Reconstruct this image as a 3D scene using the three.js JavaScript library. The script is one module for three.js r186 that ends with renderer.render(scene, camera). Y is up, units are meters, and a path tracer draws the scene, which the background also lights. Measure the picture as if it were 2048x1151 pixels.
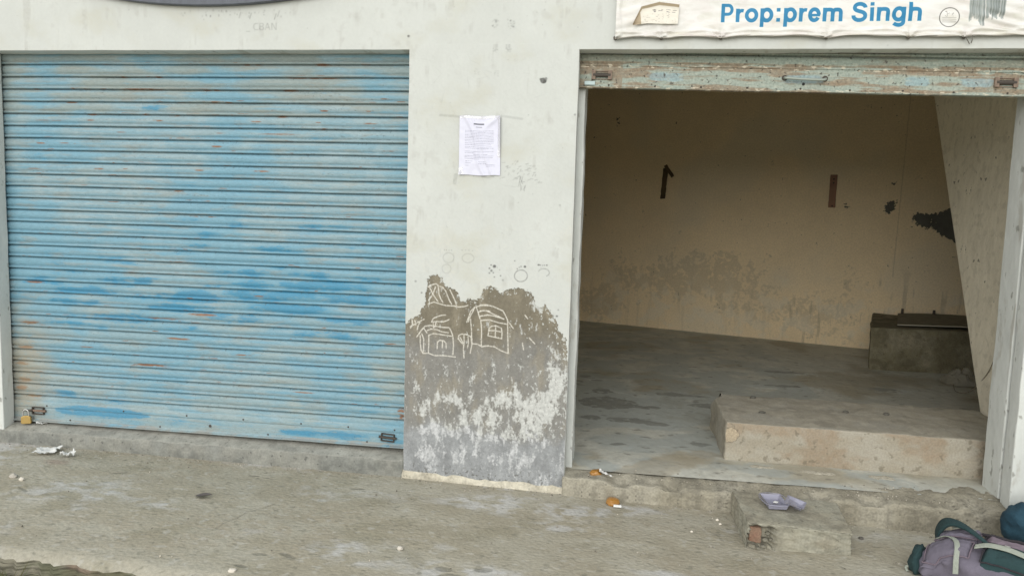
import * as THREE from 'three';
import { MarchingCubes } from 'three/addons/objects/MarchingCubes.js';
import { mergeGeometries, mergeVertices } from 'three/addons/utils/BufferGeometryUtils.js';

// ---------------------------------------------------------------- camera, sky, sun, exposure
const scene = new THREE.Scene();
const camera = new THREE.PerspectiveCamera(41.73, 1024 / 575, 0.05, 900);
camera.position.set(0, 1.46, 3.9);
camera.rotation.order = 'YXZ';
camera.rotation.set(THREE.MathUtils.degToRad(-5.65), THREE.MathUtils.degToRad(7.98), THREE.MathUtils.degToRad(1.62));
const renderer = new THREE.WebGLRenderer({ antialias: true });
renderer.setSize(1024, 575);
renderer.toneMapping = THREE.LinearToneMapping;
renderer.toneMappingExposure = 1.4;
renderer.shadowMap.enabled = true;

// ---------------------------------------------------------------- noise
function hash(ix, iy) { let h = Math.imul(ix, 374761393) ^ Math.imul(iy, 668265263); h = Math.imul(h ^ (h >>> 13), 1274126177); return ((h ^ (h >>> 16)) >>> 0) / 4294967296; }
function hash3(ix, iy, iz) { return hash(ix + Math.imul(iz, 7919), iy + Math.imul(iz, 104729)); }
const GT = new Float32Array(512); for (let i = 0; i < 256; i++) { GT[i * 2] = Math.cos(i * Math.PI / 128); GT[i * 2 + 1] = Math.sin(i * Math.PI / 128); }
function gr(ix, iy, dx, dy) { const k = ((hash(ix, iy) * 256) | 0) * 2; return GT[k] * dx + GT[k + 1] * dy; }
function vn(x, y) {
  const ix = Math.floor(x), iy = Math.floor(y), fx = x - ix, fy = y - iy, u = fx * fx * fx * (fx * (fx * 6 - 15) + 10), v = fy * fy * fy * (fy * (fy * 6 - 15) + 10);
  const a = gr(ix, iy, fx, fy), b = gr(ix + 1, iy, fx - 1, fy), c = gr(ix, iy + 1, fx, fy - 1), d = gr(ix + 1, iy + 1, fx - 1, fy - 1), p = a + (b - a) * u, q = c + (d - c) * u;
  return 0.5 + 0.98 * (p + (q - p) * v);
}
function vn3(x, y, z) {
  const iz = Math.floor(z); let f = z - iz; f = f * f * (3 - 2 * f);
  return vn(x + iz * 37.17, y + iz * 91.73) * (1 - f) + vn(x + (iz + 1) * 37.17, y + (iz + 1) * 91.73) * f;
}
function fbm(x, y, o = 4) { let s = 0, a = 0.5, n = 0; for (let i = 0; i < o; i++) { s += a * vn(x, y); n += a; a *= 0.5; const t = x * 1.63 - y * 1.21 + 17.3; y = x * 1.21 + y * 1.63 + 5.1; x = t; } return s / n; }
function fbm3(x, y, z, o = 3) { let s = 0, a = 0.5, n = 0; for (let i = 0; i < o; i++) { s += a * vn3(x, y, z); n += a; a *= 0.5; x = x * 2.03 + 17.3; y = y * 2.03 + 5.1; z = z * 2.03 + 9.7; } return s / n; }
const st = (a, b, t) => { t = Math.min(1, Math.max(0, (t - a) / (b - a))); return t * t * (3 - 2 * t); };
const mix = (a, b, t) => a + (b - a) * t;
const mix3 = (a, b, t) => [a[0] + (b[0] - a[0]) * t, a[1] + (b[1] - a[1]) * t, a[2] + (b[2] - a[2]) * t];
const mul3 = (a, k) => [a[0] * k, a[1] * k, a[2] * k];
let seed = 12345;
const rnd = () => { seed = (Math.imul(seed, 1664525) + 1013904223) >>> 0; return seed / 4294967296; };
const rr = (a, b) => a + (b - a) * rnd();

// overcast sky: brighter overhead, faint cloud mottling
{
  const W = 256, H = 128, d = new Float32Array(W * H * 4);
  for (let j = 0; j < H; j++) for (let i = 0; i < W; i++) {
    const el = ((j + 0.5) / H - 0.5) * Math.PI, az = (i / W) * Math.PI * 2, s = Math.max(0, Math.sin(el));
    const c = Math.cos(el), m = 1 + 0.1 * (fbm3(c * Math.cos(az) * 3 + 5, c * Math.sin(az) * 3 + 5, s * 5, 4) - 0.5);
    const L = 0.86 * (0.94 + 0.16 * s) * m, k = (j * W + i) * 4;
    d[k] = L * 0.985; d[k + 1] = L * 1.0; d[k + 2] = L * 1.015; d[k + 3] = 1;
  }
  const t = new THREE.DataTexture(d, W, H, THREE.RGBAFormat, THREE.FloatType);
  t.mapping = THREE.EquirectangularReflectionMapping; t.magFilter = THREE.LinearFilter; t.minFilter = THREE.LinearFilter; t.needsUpdate = true;
  scene.background = t; scene.environment = t;
}
const sun = new THREE.DirectionalLight(new THREE.Color(1, 0.97, 0.92), 1.5);
sun.position.set(-1.8, 2.75, 9.1); sun.target.position.set(0, 0, 0); sun.castShadow = true; sun.shadow.radius = 85;
sun.shadow.mapSize.set(2048, 2048); Object.assign(sun.shadow.camera, { left: -9, right: 9, top: 9, bottom: -9, near: 0.5, far: 40 });
scene.add(sun, sun.target);

// ---------------------------------------------------------------- helpers
const LUT = new Uint8Array(8193);
for (let i = 0; i <= 8192; i++) { const c = i / 8192; LUT[i] = Math.round(255 * (c <= 0.0031308 ? 12.92 * c : 1.055 * Math.pow(c, 1 / 2.4) - 0.055)); }
const enc = (c) => LUT[c <= 0 ? 0 : c >= 1 ? 8192 : (c * 8192) | 0];
function tex(w, h, fn, wrap = THREE.ClampToEdgeWrapping) {   // fn(u, v) gives a linear base colour
  const d = new Uint8Array(w * h * 4);
  for (let j = 0, k = 0; j < h; j++) for (let i = 0; i < w; i++, k += 4) { const c = fn((i + 0.5) / w, (j + 0.5) / h); d[k] = enc(c[0]); d[k + 1] = enc(c[1]); d[k + 2] = enc(c[2]); d[k + 3] = 255; }
  const t = new THREE.DataTexture(d, w, h); t.colorSpace = THREE.SRGBColorSpace; return fin(t, wrap);
}
function hTex(w, h, fn, wrap = THREE.ClampToEdgeWrapping) {
  const d = new Float32Array(w * h * 4);
  for (let j = 0, k = 0; j < h; j++) for (let i = 0; i < w; i++, k += 4) { d[k] = d[k + 1] = d[k + 2] = fn((i + 0.5) / w, (j + 0.5) / h); d[k + 3] = 1; }
  return fin(new THREE.DataTexture(d, w, h, THREE.RGBAFormat, THREE.FloatType), wrap);
}
function fin(t, wrap) { t.wrapS = t.wrapT = wrap; t.magFilter = THREE.LinearFilter; t.minFilter = THREE.LinearFilter; t.needsUpdate = true; return t; }
function mask(x0, x1, y0, y1, ppm, draw) {   // a drawing in metres, read back as 0..1
  const w = Math.ceil((x1 - x0) * ppm), h = Math.ceil((y1 - y0) * ppm), c = document.createElement('canvas'); c.width = w; c.height = h;
  const g = c.getContext('2d'); g.fillStyle = '#000'; g.fillRect(0, 0, w, h); g.setTransform(ppm, 0, 0, -ppm, -x0 * ppm, y1 * ppm); g.lineCap = g.lineJoin = 'round'; draw(g);
  const im = g.getImageData(0, 0, w, h).data, a = new Float32Array(w * h); for (let i = 0; i < w * h; i++) a[i] = im[i * 4] / 255;
  const m = {
    w, h, a, at(x, y) {
      const px = (x - x0) * ppm - 0.5, py = (y1 - y) * ppm - 0.5, ix = Math.floor(px), iy = Math.floor(py); if (ix < 0 || iy < 0 || ix >= w - 1 || iy >= h - 1) return 0;
      const fx = px - ix, fy = py - iy, k = iy * w + ix; return (a[k] * (1 - fx) + a[k + 1] * fx) * (1 - fy) + (a[k + w] * (1 - fx) + a[k + w + 1] * fx) * fy;
    },
    blur(r, n = 2) {
      const b = new Float32Array(w * h);
      for (let q = 0; q < n; q++) {
        for (let y = 0; y < h; y++) { let s = 0; for (let x = -r; x < w + r; x++) { if (x + r < w) s += a[y * w + Math.max(0, x + r)]; else s += a[y * w + w - 1]; const o = x - r - 1; if (x > -r) s -= a[y * w + Math.min(w - 1, Math.max(0, o))]; if (x >= 0 && x < w) b[y * w + x] = s / (2 * r + 1); } }
        for (let x = 0; x < w; x++) { let s = 0; for (let y = -r; y < h + r; y++) { if (y + r < h) s += b[Math.max(0, y + r) * w + x]; else s += b[(h - 1) * w + x]; const o = y - r - 1; if (y > -r) s -= b[Math.min(h - 1, Math.max(0, o)) * w + x]; if (y >= 0 && y < h) a[y * w + x] = s / (2 * r + 1); } }
      }
      return m;
    },
  };
  return m;
}
const ell = (g, x, y, rx, ry, v = 1) => { g.fillStyle = `rgba(255,255,255,${v})`; g.beginPath(); g.ellipse(x, y, rx, ry, 0, 0, 7); g.fill(); };
const poly = (g, L, close) => { g.beginPath(); L.forEach((q, i) => (i ? g.lineTo(q[0], q[1]) : g.moveTo(q[0], q[1]))); if (close) { g.closePath(); g.fill(); } else g.stroke(); };

const names = {};
const numbered = (n) => { const k = names[n] || 0; names[n] = k + 1; return k ? `${n}_${String(k).padStart(3, '0')}` : n; };
function shade(o) { o.castShadow = true; o.receiveShadow = true; return o; }
function part(parent, name, geo, m) { const o = shade(new THREE.Mesh(geo, m)); o.name = name; parent.add(o); return o; }
function tag(o, label, category, group) { o.userData = { ...o.userData, label, category }; if (group) o.userData.group = group; return o; }
function thing(name, label, category, pos = [0, 0, 0], group) { const o = new THREE.Group(); o.name = numbered(name); o.position.set(...pos); scene.add(o); return tag(o, label, category, group); }
function single(name, geo, m, label, category, group) { const o = shade(new THREE.Mesh(geo, m)); o.name = numbered(name); scene.add(o); return tag(o, label, category, group); }
function structure(name, geo, m) { const o = shade(new THREE.Mesh(geo, m)); o.name = name; o.userData.kind = 'structure'; scene.add(o); return o; }
const std = (o) => new THREE.MeshStandardMaterial({ roughness: 0.9, ...o });
const lin = (r, g, b) => new THREE.Color().setRGB(r, g, b);

// a box of worn masonry or the like: edges rounded by r, faces moved in and out by amp; uv in metres
// opts: seg (grid size), r, amp, freq, uv {x0,x1,y0,y1} for the front face, tile (metres per uv unit elsewhere), front (own material slot 0 for +z), warp(v)
function roughBox(x0, x1, y0, y1, z0, z1, o = {}) {
  const { seg = 0.06, r = 0.006, amp = 0.002, freq = 9, tile = 1, uv = null, front = false, warp = null, off = 0 } = o;
  const lo = [x0, y0, z0], hi = [x1, y1, z1], P = [], UV = [], I = [], G = [];
  const line = (a) => {
    const L = hi[a] - lo[a], rr_ = Math.min(r, L * 0.45), n = Math.max(1, Math.round((L - 2 * rr_) / seg)), t = [0, rr_ * 0.35];
    for (let i = 0; i <= n; i++) t.push(rr_ + (L - 2 * rr_) * i / n); t.push(L - rr_ * 0.35, L); return t.map((v) => lo[a] + v);
  };
  const faces = [[2, 1, 0, 1], [2, 0, 0, 1], [0, 1, 2, 1], [0, 0, 2, 1], [1, 1, 0, 2], [1, 0, 0, 2]];   // axis, side, u axis, v axis
  const pos = new Map();
  for (const [ax, side, ua, va] of faces) {
    const U = line(ua), V = line(va), base = P.length / 3, start = I.length;
    for (const v of V) for (const u of U) {
      const p = [0, 0, 0]; p[ax] = side ? hi[ax] : lo[ax]; p[ua] = u; p[va] = v;
      const q = p.map((c, k) => Math.min(hi[k] - Math.min(r, (hi[k] - lo[k]) * 0.45), Math.max(lo[k] + Math.min(r, (hi[k] - lo[k]) * 0.45), c)));
      const d = p.map((c, k) => c - q[k]), l = Math.hypot(...d) || 1;
      const n = fbm3((p[0] + off) * freq + 40, p[1] * freq + 40, p[2] * freq + 40, 3) - 0.5, e = fbm3(p[0] * freq * 4 + 9, p[1] * freq * 4, p[2] * freq * 4, 2) - 0.5;
      const w = p.map((c, k) => q[k] + d[k] / l * (r + amp * 2 * n + amp * 0.7 * e));
      const x = warp ? warp(w) : w;
      P.push(...x); const s = ua === 2 ? p[2] : p[0], t = va === 2 ? p[2] : p[1];
      if (uv && ax === 2 && side) UV.push((p[0] - uv[0]) / (uv[1] - uv[0]), (p[1] - uv[2]) / (uv[3] - uv[2])); else UV.push(s / tile, t / tile);
    }
    const nu = U.length, flip = (ax === 2 && !side) || (ax === 0 && side) || (ax === 1 && side);
    for (let j = 0; j < V.length - 1; j++) for (let i = 0; i < nu - 1; i++) {
      const a = base + j * nu + i, b = a + 1, c = a + nu, e = c + 1;
      if (flip) I.push(a, c, b, b, c, e); else I.push(a, b, c, b, e, c);
    }
    G.push([start, I.length - start, front && ax === 2 && side ? 0 : 1]);
  }
  const g = new THREE.BufferGeometry(); g.setAttribute('position', new THREE.Float32BufferAttribute(P, 3)); g.setAttribute('uv', new THREE.Float32BufferAttribute(UV, 2)); g.setIndex(I);
  if (front) for (const q of G) g.addGroup(...q);
  return smooth(g);
}
function smooth(g) {   // normals shared between vertices at one place
  g.computeVertexNormals(); const p = g.attributes.position, n = g.attributes.normal, m = new Map();
  for (let i = 0; i < p.count; i++) { const k = `${Math.round(p.getX(i) * 2e4)},${Math.round(p.getY(i) * 2e4)},${Math.round(p.getZ(i) * 2e4)}`; let s = m.get(k); if (!s) m.set(k, s = [0, 0, 0, []]); s[0] += n.getX(i); s[1] += n.getY(i); s[2] += n.getZ(i); s[3].push(i); }
  for (const s of m.values()) { const l = Math.hypot(s[0], s[1], s[2]) || 1; for (const i of s[3]) n.setXYZ(i, s[0] / l, s[1] / l, s[2] / l); }
  return g;
}
function sheet(nu, nv, fn, closed = false) {   // grid surface; fn(u, v) -> [x, y, z, (uvx, uvy)]
  const P = [], UV = [], I = [];
  for (let j = 0; j <= nv; j++) for (let i = 0; i <= nu; i++) { const q = fn(i / nu, j / nv); P.push(q[0], q[1], q[2]); UV.push(q[3] ?? i / nu, q[4] ?? j / nv); }
  for (let j = 0; j < nv; j++) for (let i = 0; i < nu; i++) { const a = j * (nu + 1) + i, b = a + 1, c = a + nu + 1, e = c + 1; I.push(a, b, c, b, e, c); }
  const g = new THREE.BufferGeometry(); g.setAttribute('position', new THREE.Float32BufferAttribute(P, 3)); g.setAttribute('uv', new THREE.Float32BufferAttribute(UV, 2)); g.setIndex(I); g.computeVertexNormals(); return g;
}
function solidSheet(nu, nv, fn, t) {   // a sheet with thickness t and closed edges
  const f = sheet(nu, nv, fn), n = f.attributes.normal, p = f.attributes.position, N = p.count, P = [...p.array], UV = [...f.attributes.uv.array, ...f.attributes.uv.array], I = [...f.index.array];
  for (let i = 0; i < N; i++) P.push(p.getX(i) - n.getX(i) * t, p.getY(i) - n.getY(i) * t, p.getZ(i) - n.getZ(i) * t);
  const L = I.length; for (let i = 0; i < L; i += 3) I.push(I[i] + N, I[i + 2] + N, I[i + 1] + N);
  const rim = []; for (let i = 0; i <= nu; i++) rim.push(i); for (let j = 1; j <= nv; j++) rim.push(j * (nu + 1) + nu); for (let i = nu - 1; i >= 0; i--) rim.push(nv * (nu + 1) + i); for (let j = nv - 1; j > 0; j--) rim.push(j * (nu + 1));
  for (let i = 0; i < rim.length; i++) { const a = rim[i], b = rim[(i + 1) % rim.length]; I.push(b, a, a + N, b, a + N, b + N); }
  const g = new THREE.BufferGeometry(); g.setAttribute('position', new THREE.Float32BufferAttribute(P, 3)); g.setAttribute('uv', new THREE.Float32BufferAttribute(UV, 2)); g.setIndex(I); g.computeVertexNormals(); return g;
}
const tube = (pts, r, n = 24, k = 8, closed = false) => new THREE.TubeGeometry(new THREE.CatmullRomCurve3(pts.map((q) => new THREE.Vector3(...q)), closed), n, r, k, closed);
function ribbon(pts, side, width, t, n = 30, side2 = side) {   // a flat strap along pts; side = the direction across it, turning to side2
  const c = new THREE.CatmullRomCurve3(pts.map((q) => new THREE.Vector3(...q))), s0 = new THREE.Vector3(...side).normalize(), s1 = new THREE.Vector3(...side2).normalize();
  return solidSheet(n, 4, (u, v) => { const p = c.getPoint(u).addScaledVector(s0.clone().lerp(s1, u).normalize(), (v - 0.5) * width); return [p.x, p.y, p.z]; }, t);
}
const box = (w, h, d, x = 0, y = 0, z = 0, r = 0.002) => roughBox(x - w / 2, x + w / 2, y - h / 2, y + h / 2, z - d / 2, z + d / 2, { r, amp: 0, seg: 1 });
function sdfMesh(lo, hi, cell, f) {   // surface f = 0 by marching cubes
  const size = Math.max(hi[0] - lo[0], hi[1] - lo[1], hi[2] - lo[2]), N = Math.ceil(size / cell) + 4, mc = new MarchingCubes(N, new THREE.MeshBasicMaterial(), false, false, 200000);
  mc.isolation = 0; const half = N / 2, c = [0, 1, 2].map((k) => (lo[k] + hi[k]) / 2);
  for (let z = 0; z < N; z++) for (let y = 0; y < N; y++) for (let x = 0; x < N; x++) mc.field[x + y * N + z * N * N] = -f(c[0] + (x - half) * cell, c[1] + (y - half) * cell, c[2] + (z - half) * cell);
  mc.update(); const n = mc.count, P = new Float32Array(n * 3), Nn = new Float32Array(n * 3), UV = new Float32Array(n * 2);
  for (let i = 0; i < n; i++) { for (let k = 0; k < 3; k++) { P[i * 3 + k] = c[k] + mc.positionArray[i * 3 + k] * half * cell; Nn[i * 3 + k] = mc.normalArray[i * 3 + k]; } UV[i * 2] = P[i * 3] * 2 + P[i * 3 + 2] * 2; UV[i * 2 + 1] = P[i * 3 + 1] * 2; }
  let g = new THREE.BufferGeometry(); g.setAttribute('position', new THREE.BufferAttribute(P, 3)); g.setAttribute('uv', new THREE.BufferAttribute(UV, 2));
  g = mergeVertices(g, 1e-5); g.computeVertexNormals(); return g;
}
const cap = (p, a, b, ra, rb) => { const ab = [b[0] - a[0], b[1] - a[1], b[2] - a[2]], ap = [p[0] - a[0], p[1] - a[1], p[2] - a[2]], t = Math.min(1, Math.max(0, (ap[0] * ab[0] + ap[1] * ab[1] + ap[2] * ab[2]) / (ab[0] ** 2 + ab[1] ** 2 + ab[2] ** 2))); return Math.hypot(ap[0] - ab[0] * t, ap[1] - ab[1] * t, ap[2] - ab[2] * t) - mix(ra, rb, t); };
const smin = (a, b, k) => { const h = Math.max(0, k - Math.abs(a - b)) / k; return Math.min(a, b) - h * h * k * 0.25; };
const MX = THREE.MirroredRepeatWrapping, RP = THREE.RepeatWrapping;
const CHALK=[[[-0.999,1.056],[-0.977,1.07],[-0.956,1.076],[-0.945,1.069],[-0.941,1.048],[-0.938,1.019],[-0.927,0.995],[-0.916,0.978]],[[-0.99,1.055],[-0.974,1.026],[-0.959,1.002],[-0.942,0.981]],[[-0.958,1.058],[-0.966,1.035],[-0.98,1.005],[-0.993,0.985]],[[-0.935,1.063],[-0.918,1.058],[-0.902,1.04],[-0.891,1.013],[-0.88,0.988],[-0.869,0.972]],[[-0.879,1.047],[-0.866,1.022],[-0.853,0.996],[-0.841,0.965]],[[-0.997,0.966],[-0.963,0.978],[-0.933,0.969],[-0.899,0.962],[-0.856,0.962],[-0.831,0.957],[-0.801,0.961],[-0.78,0.968]],[[-0.976,0.87],[-0.966,0.89],[-0.944,0.901],[-0.923,0.908],[-0.9,0.911]],[[-0.976,0.87],[-0.944,0.874],[-0.91,0.874],[-0.893,0.881],[-0.88,0.888]],[[-0.967,0.869],[-0.965,0.839]],[[-0.952,0.867],[-0.958,0.842]],[[-1.056,0.786],[-1.029,0.826],[-1.012,0.845],[-0.986,0.851],[-0.952,0.848],[-0.913,0.844],[-0.879,0.844],[-0.87,0.829],[-0.859,0.802]],[[-1.052,0.79],[-1.02,0.837],[-1.001,0.81]],[[-0.999,0.823],[-0.977,0.832],[-0.947,0.83],[-0.921,0.82],[-0.883,0.816]],[[-0.99,0.798],[-0.964,0.808],[-0.93,0.805],[-0.891,0.801],[-0.859,0.798]],[[-1.037,0.795],[-1.036,0.753],[-1.031,0.715],[-1.02,0.698]],[[-1.029,0.804],[-1.017,0.775],[-1.017,0.741],[-1.018,0.707]],[[-0.99,0.798],[-0.989,0.755],[-0.99,0.7]],[[-0.858,0.796],[-0.854,0.75],[-0.856,0.699]],[[-1.02,0.698],[-0.988,0.7],[-0.958,0.689],[-0.906,0.692],[-0.842,0.687]],[[-0.943,0.728],[-0.942,0.762],[-0.929,0.774],[-0.908,0.772],[-0.895,0.76],[-0.893,0.731]],[[-0.914,0.772],[-0.915,0.734]],[[-0.829,0.785],[-0.827,0.804],[-0.81,0.813],[-0.785,0.812],[-0.764,0.803],[-0.755,0.789]],[[-0.798,0.808],[-0.796,0.77],[-0.8,0.732],[-0.795,0.685]],[[-0.776,0.8],[-0.773,0.767],[-0.777,0.741]],[[-0.759,0.789],[-0.754,0.759],[-0.762,0.713]],[[-0.827,0.785],[-0.814,0.769],[-0.801,0.757]],[[-0.819,0.794],[-0.801,0.765]],[[-0.784,0.878],[-0.763,0.939],[-0.74,0.963],[-0.77,0.901],[-0.776,0.88]],[[-0.733,0.957],[-0.724,0.933],[-0.713,0.9]],[[-0.736,0.963],[-0.713,0.969],[-0.688,0.972],[-0.661,0.971]],[[-0.72,0.935],[-0.7,0.944],[-0.67,0.944],[-0.66,0.94]],[[-0.709,0.915],[-0.682,0.92],[-0.66,0.922]],[[-0.705,0.893],[-0.659,0.897]],[[-0.764,0.897],[-0.758,0.839],[-0.754,0.764]],[[-0.709,0.892],[-0.703,0.842],[-0.703,0.758]],[[-0.754,0.764],[-0.725,0.763],[-0.702,0.752],[-0.665,0.758]],[[-1.094,0.839],[-1.068,0.853],[-1.038,0.872],[-1.017,0.883]],[[-1.086,0.886],[-1.079,0.853],[-1.092,0.831]],[[-1.068,0.874],[-1.062,0.849]],[[-1.038,0.872],[-1.051,0.841],[-1.055,0.824]],[[-0.715,0.972],[-0.684,0.976],[-0.643,0.968],[-0.591,0.947],[-0.578,0.925],[-0.565,0.898]],[[-0.714,0.942],[-0.683,0.945],[-0.652,0.932],[-0.616,0.918],[-0.588,0.904]],[[-0.713,0.913],[-0.673,0.922],[-0.631,0.917],[-0.585,0.904]],[[-0.705,0.891],[-0.662,0.896],[-0.62,0.885],[-0.564,0.877]],[[-0.565,0.895],[-0.562,0.814],[-0.557,0.722]],[[-0.702,0.75],[-0.668,0.757],[-0.632,0.754],[-0.596,0.735],[-0.555,0.722]],[[-0.667,0.814],[-0.663,0.85],[-0.651,0.863],[-0.628,0.867],[-0.597,0.855],[-0.593,0.828],[-0.594,0.799],[-0.629,0.805],[-0.667,0.811]],[[-0.628,0.867],[-0.629,0.805]],[[-0.665,0.839],[-0.629,0.841],[-0.593,0.833]],[[-0.448,0.812],[-0.417,0.781]],[[-0.483,0.782],[-0.476,0.747]],[[-0.474,0.93],[-0.459,0.913]],[[-0.559,0.89],[-0.533,0.856]]];
const PEEL=[[-1.149,0.838],[-1.094,0.873],[-1.051,0.897],[-1.013,0.953],[-1.006,1.044],[-0.999,1.104],[-0.97,1.123],[-0.934,1.114],[-0.917,1.07],[-0.865,1.053],[-0.835,1.02],[-0.82,0.98],[-0.796,0.989],[-0.78,1.003],[-0.748,0.997],[-0.723,0.987],[-0.711,1.025],[-0.704,1.057],[-0.675,1.074],[-0.632,1.063],[-0.61,1.04],[-0.573,1.05],[-0.531,1.07],[-0.488,1.056],[-0.446,1.068],[-0.434,1.021],[-0.423,0.98],[-0.401,0.954],[-0.381,0.982],[-0.371,1.014],[-0.348,0.957],[-0.31,0.911],[-0.298,0.872],[-0.265,0.818],[-0.245,0.756],[-0.203,-0.051],[-1.164,-0.131]];
const WHITES=[[-0.41,0.999,0.026,0.042,1.2],[-0.306,0.646,0.037,0.118,0.85],[-0.282,0.541,0.042,0.073,0.7],[-0.567,0.474,0.118,0.042,0.75],[-0.852,0.451,0.105,0.037,0.6],[-0.418,0.397,0.105,0.073,0.75],[-0.7,0.365,0.131,0.052,0.55],[-1.004,0.4,0.047,0.052,0.6],[-0.489,0.541,0.026,0.047,0.5],[-0.353,0.455,0.068,0.079,0.6],[-0.918,0.281,0.157,0.042,0.5],[-0.589,0.276,0.183,0.042,0.5],[-0.971,0.152,0.063,0.068,0.5],[-0.504,0.145,0.079,0.068,0.4],[-0.778,0.166,0.105,0.052,0.3],[-0.386,0.25,0.079,0.052,0.4]];
const BLUES=[[-2.354,1.229,0.09,0.017,1],[-2.323,1.293,0.073,0.014,0.8],[-2.707,1.013,0.062,0.017,0.9],[-3.07,0.939,0.252,0.02,0.8],[-2.383,0.948,0.157,0.022,1],[-1.619,1.023,0.336,0.025,1],[-1.701,1.087,0.168,0.017,0.9],[-2.036,1.017,0.168,0.02,0.9],[-3.137,0.868,0.224,0.022,0.9],[-2.47,0.863,0.28,0.025,0.95],[-1.795,0.889,0.364,0.025,0.9],[-2.829,0.788,0.476,0.025,0.8],[-3.206,0.741,0.224,0.02,0.7],[-2.119,0.822,0.28,0.02,0.7],[-1.495,0.84,0.224,0.022,0.7],[-1.618,0.753,0.252,0.022,0.7],[-2.675,0.74,0.336,0.017,0.5],[-3.259,0.322,0.14,0.022,0.9],[-2.957,0.293,0.336,0.017,0.6],[-1.56,1.433,0.146,0.017,0.9],[-1.62,1.359,0.224,0.022,1],[-2.422,1.569,0.09,0.017,0.7],[-2.625,1.994,0.101,0.022,0.7],[-3.356,1.712,0.062,0.017,0.8],[-1.61,1.839,0.073,0.014,0.7],[-2.411,1.505,0.056,0.017,0.6],[-1.877,1.218,0.336,0.02,0.5],[-2.824,1.127,0.252,0.02,0.4],[-1.614,1.255,0.168,0.014,0.5],[-2.117,1.082,0.196,0.017,0.8],[-1.367,1.07,0.168,0.022,0.6],[-3.34,0.99,0.168,0.022,0.3],[-1.346,0.332,0.112,0.014,0.6],[-2.447,1.368,0.168,0.017,0.6],[-2.114,1.35,0.112,0.017,0.5],[-2.826,1.011,0.168,0.02,0.5],[-2.3,0.917,0.56,0.028,0.5],[-1.878,0.964,0.448,0.025,0.6],[-2.578,0.934,0.224,0.02,0.5],[-1.41,0.957,0.224,0.025,0.6],[-1.615,1.489,0.168,0.014,0.5],[-1.644,1.652,0.14,0.017,0.4],[-1.292,1.987,0.084,0.022,0.5]];
const RAIL_BLUES=[[-2.991,0.218,0.314,0.036,1.1],[-2.559,0.204,0.112,0.028,0.5],[-1.639,0.185,0.252,0.025,0.9],[-1.462,0.18,0.14,0.025,0.9],[-1.198,0.161,0.056,0.039,0.5]];
const RUST=[[-2.041,2.23,0.062,0.0031],[-1.633,2.23,0.051,0.0051],[-2.819,2.162,0.034,0.0031],[-2.597,2.162,0.028,0.0031],[-1.679,2.158,0.17,0.0031],[-2.697,2.095,0.142,0.0031],[-2.281,2.092,0.057,0.0041],[-1.819,2.092,0.045,0.0041],[-3.139,2.019,0.04,0.0041],[-3.001,1.952,0.045,0.0041],[-2.675,1.955,0.028,0.0031],[-2.502,1.951,0.04,0.0041],[-1.866,1.95,0.034,0.0041],[-3.015,1.92,0.028,0.0031],[-2.608,1.922,0.04,0.0041],[-2.014,1.923,0.034,0.0031],[-1.357,1.92,0.045,0.0031],[-1.621,1.985,0.028,0.0041],[-3.333,1.787,0.034,0.0041],[-2.249,1.784,0.034,0.0051],[-2.972,1.647,0.034,0.0041],[-2.354,1.65,0.028,0.0031],[-1.985,1.652,0.051,0.0041],[-2.827,1.855,0.034,0.002],[-2.224,1.857,0.028,0.002],[-1.878,1.856,0.125,0.002],[-3.185,1.789,0.034,0.002],[-3.108,1.788,0.023,0.002],[-3.283,1.917,0.113,0.0015],[-1.644,1.922,0.034,0.002],[-1.913,1.985,0.017,0.002],[-1.369,1.985,0.017,0.002],[-2.258,2.027,0.023,0.0031],[-2.174,2.026,0.023,0.0031],[-2.091,1.966,0.034,0.002],[-3.384,1.641,0.051,0.002],[-2.807,1.65,0.017,0.002],[-2.339,1.391,0.085,0.0031],[-1.831,1.395,0.034,0.0031],[-1.279,2.051,0.028,0.002],[-1.253,1.775,0.045,0.002],[-2.485,1.531,0.034,0.0031],[-2.888,1.461,0.045,0.002],[-2.346,0.832,0.091,0.0061],[-2.499,0.685,0.079,0.0061],[-2.68,0.52,0.113,0.0061],[-2.001,0.954,0.034,0.0031],[-3.41,0.977,0.068,0.0051],[-3.079,0.607,0.045,0.0031],[-2.598,0.799,0.113,0.0031],[-2.101,0.612,0.057,0.0031],[-3.446,0.734,0.068,0.0082],[-3.499,0.387,0.051,0.0143],[-3.515,0.337,0.045,0.0143],[-3.436,0.292,0.051,0.0082],[-3.478,0.586,0.057,0.0082],[-3.509,0.486,0.051,0.0102],[-1.735,0.416,0.068,0.0031],[-1.165,0.342,0.023,0.0163],[-1.158,0.313,0.017,0.0143]];
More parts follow.
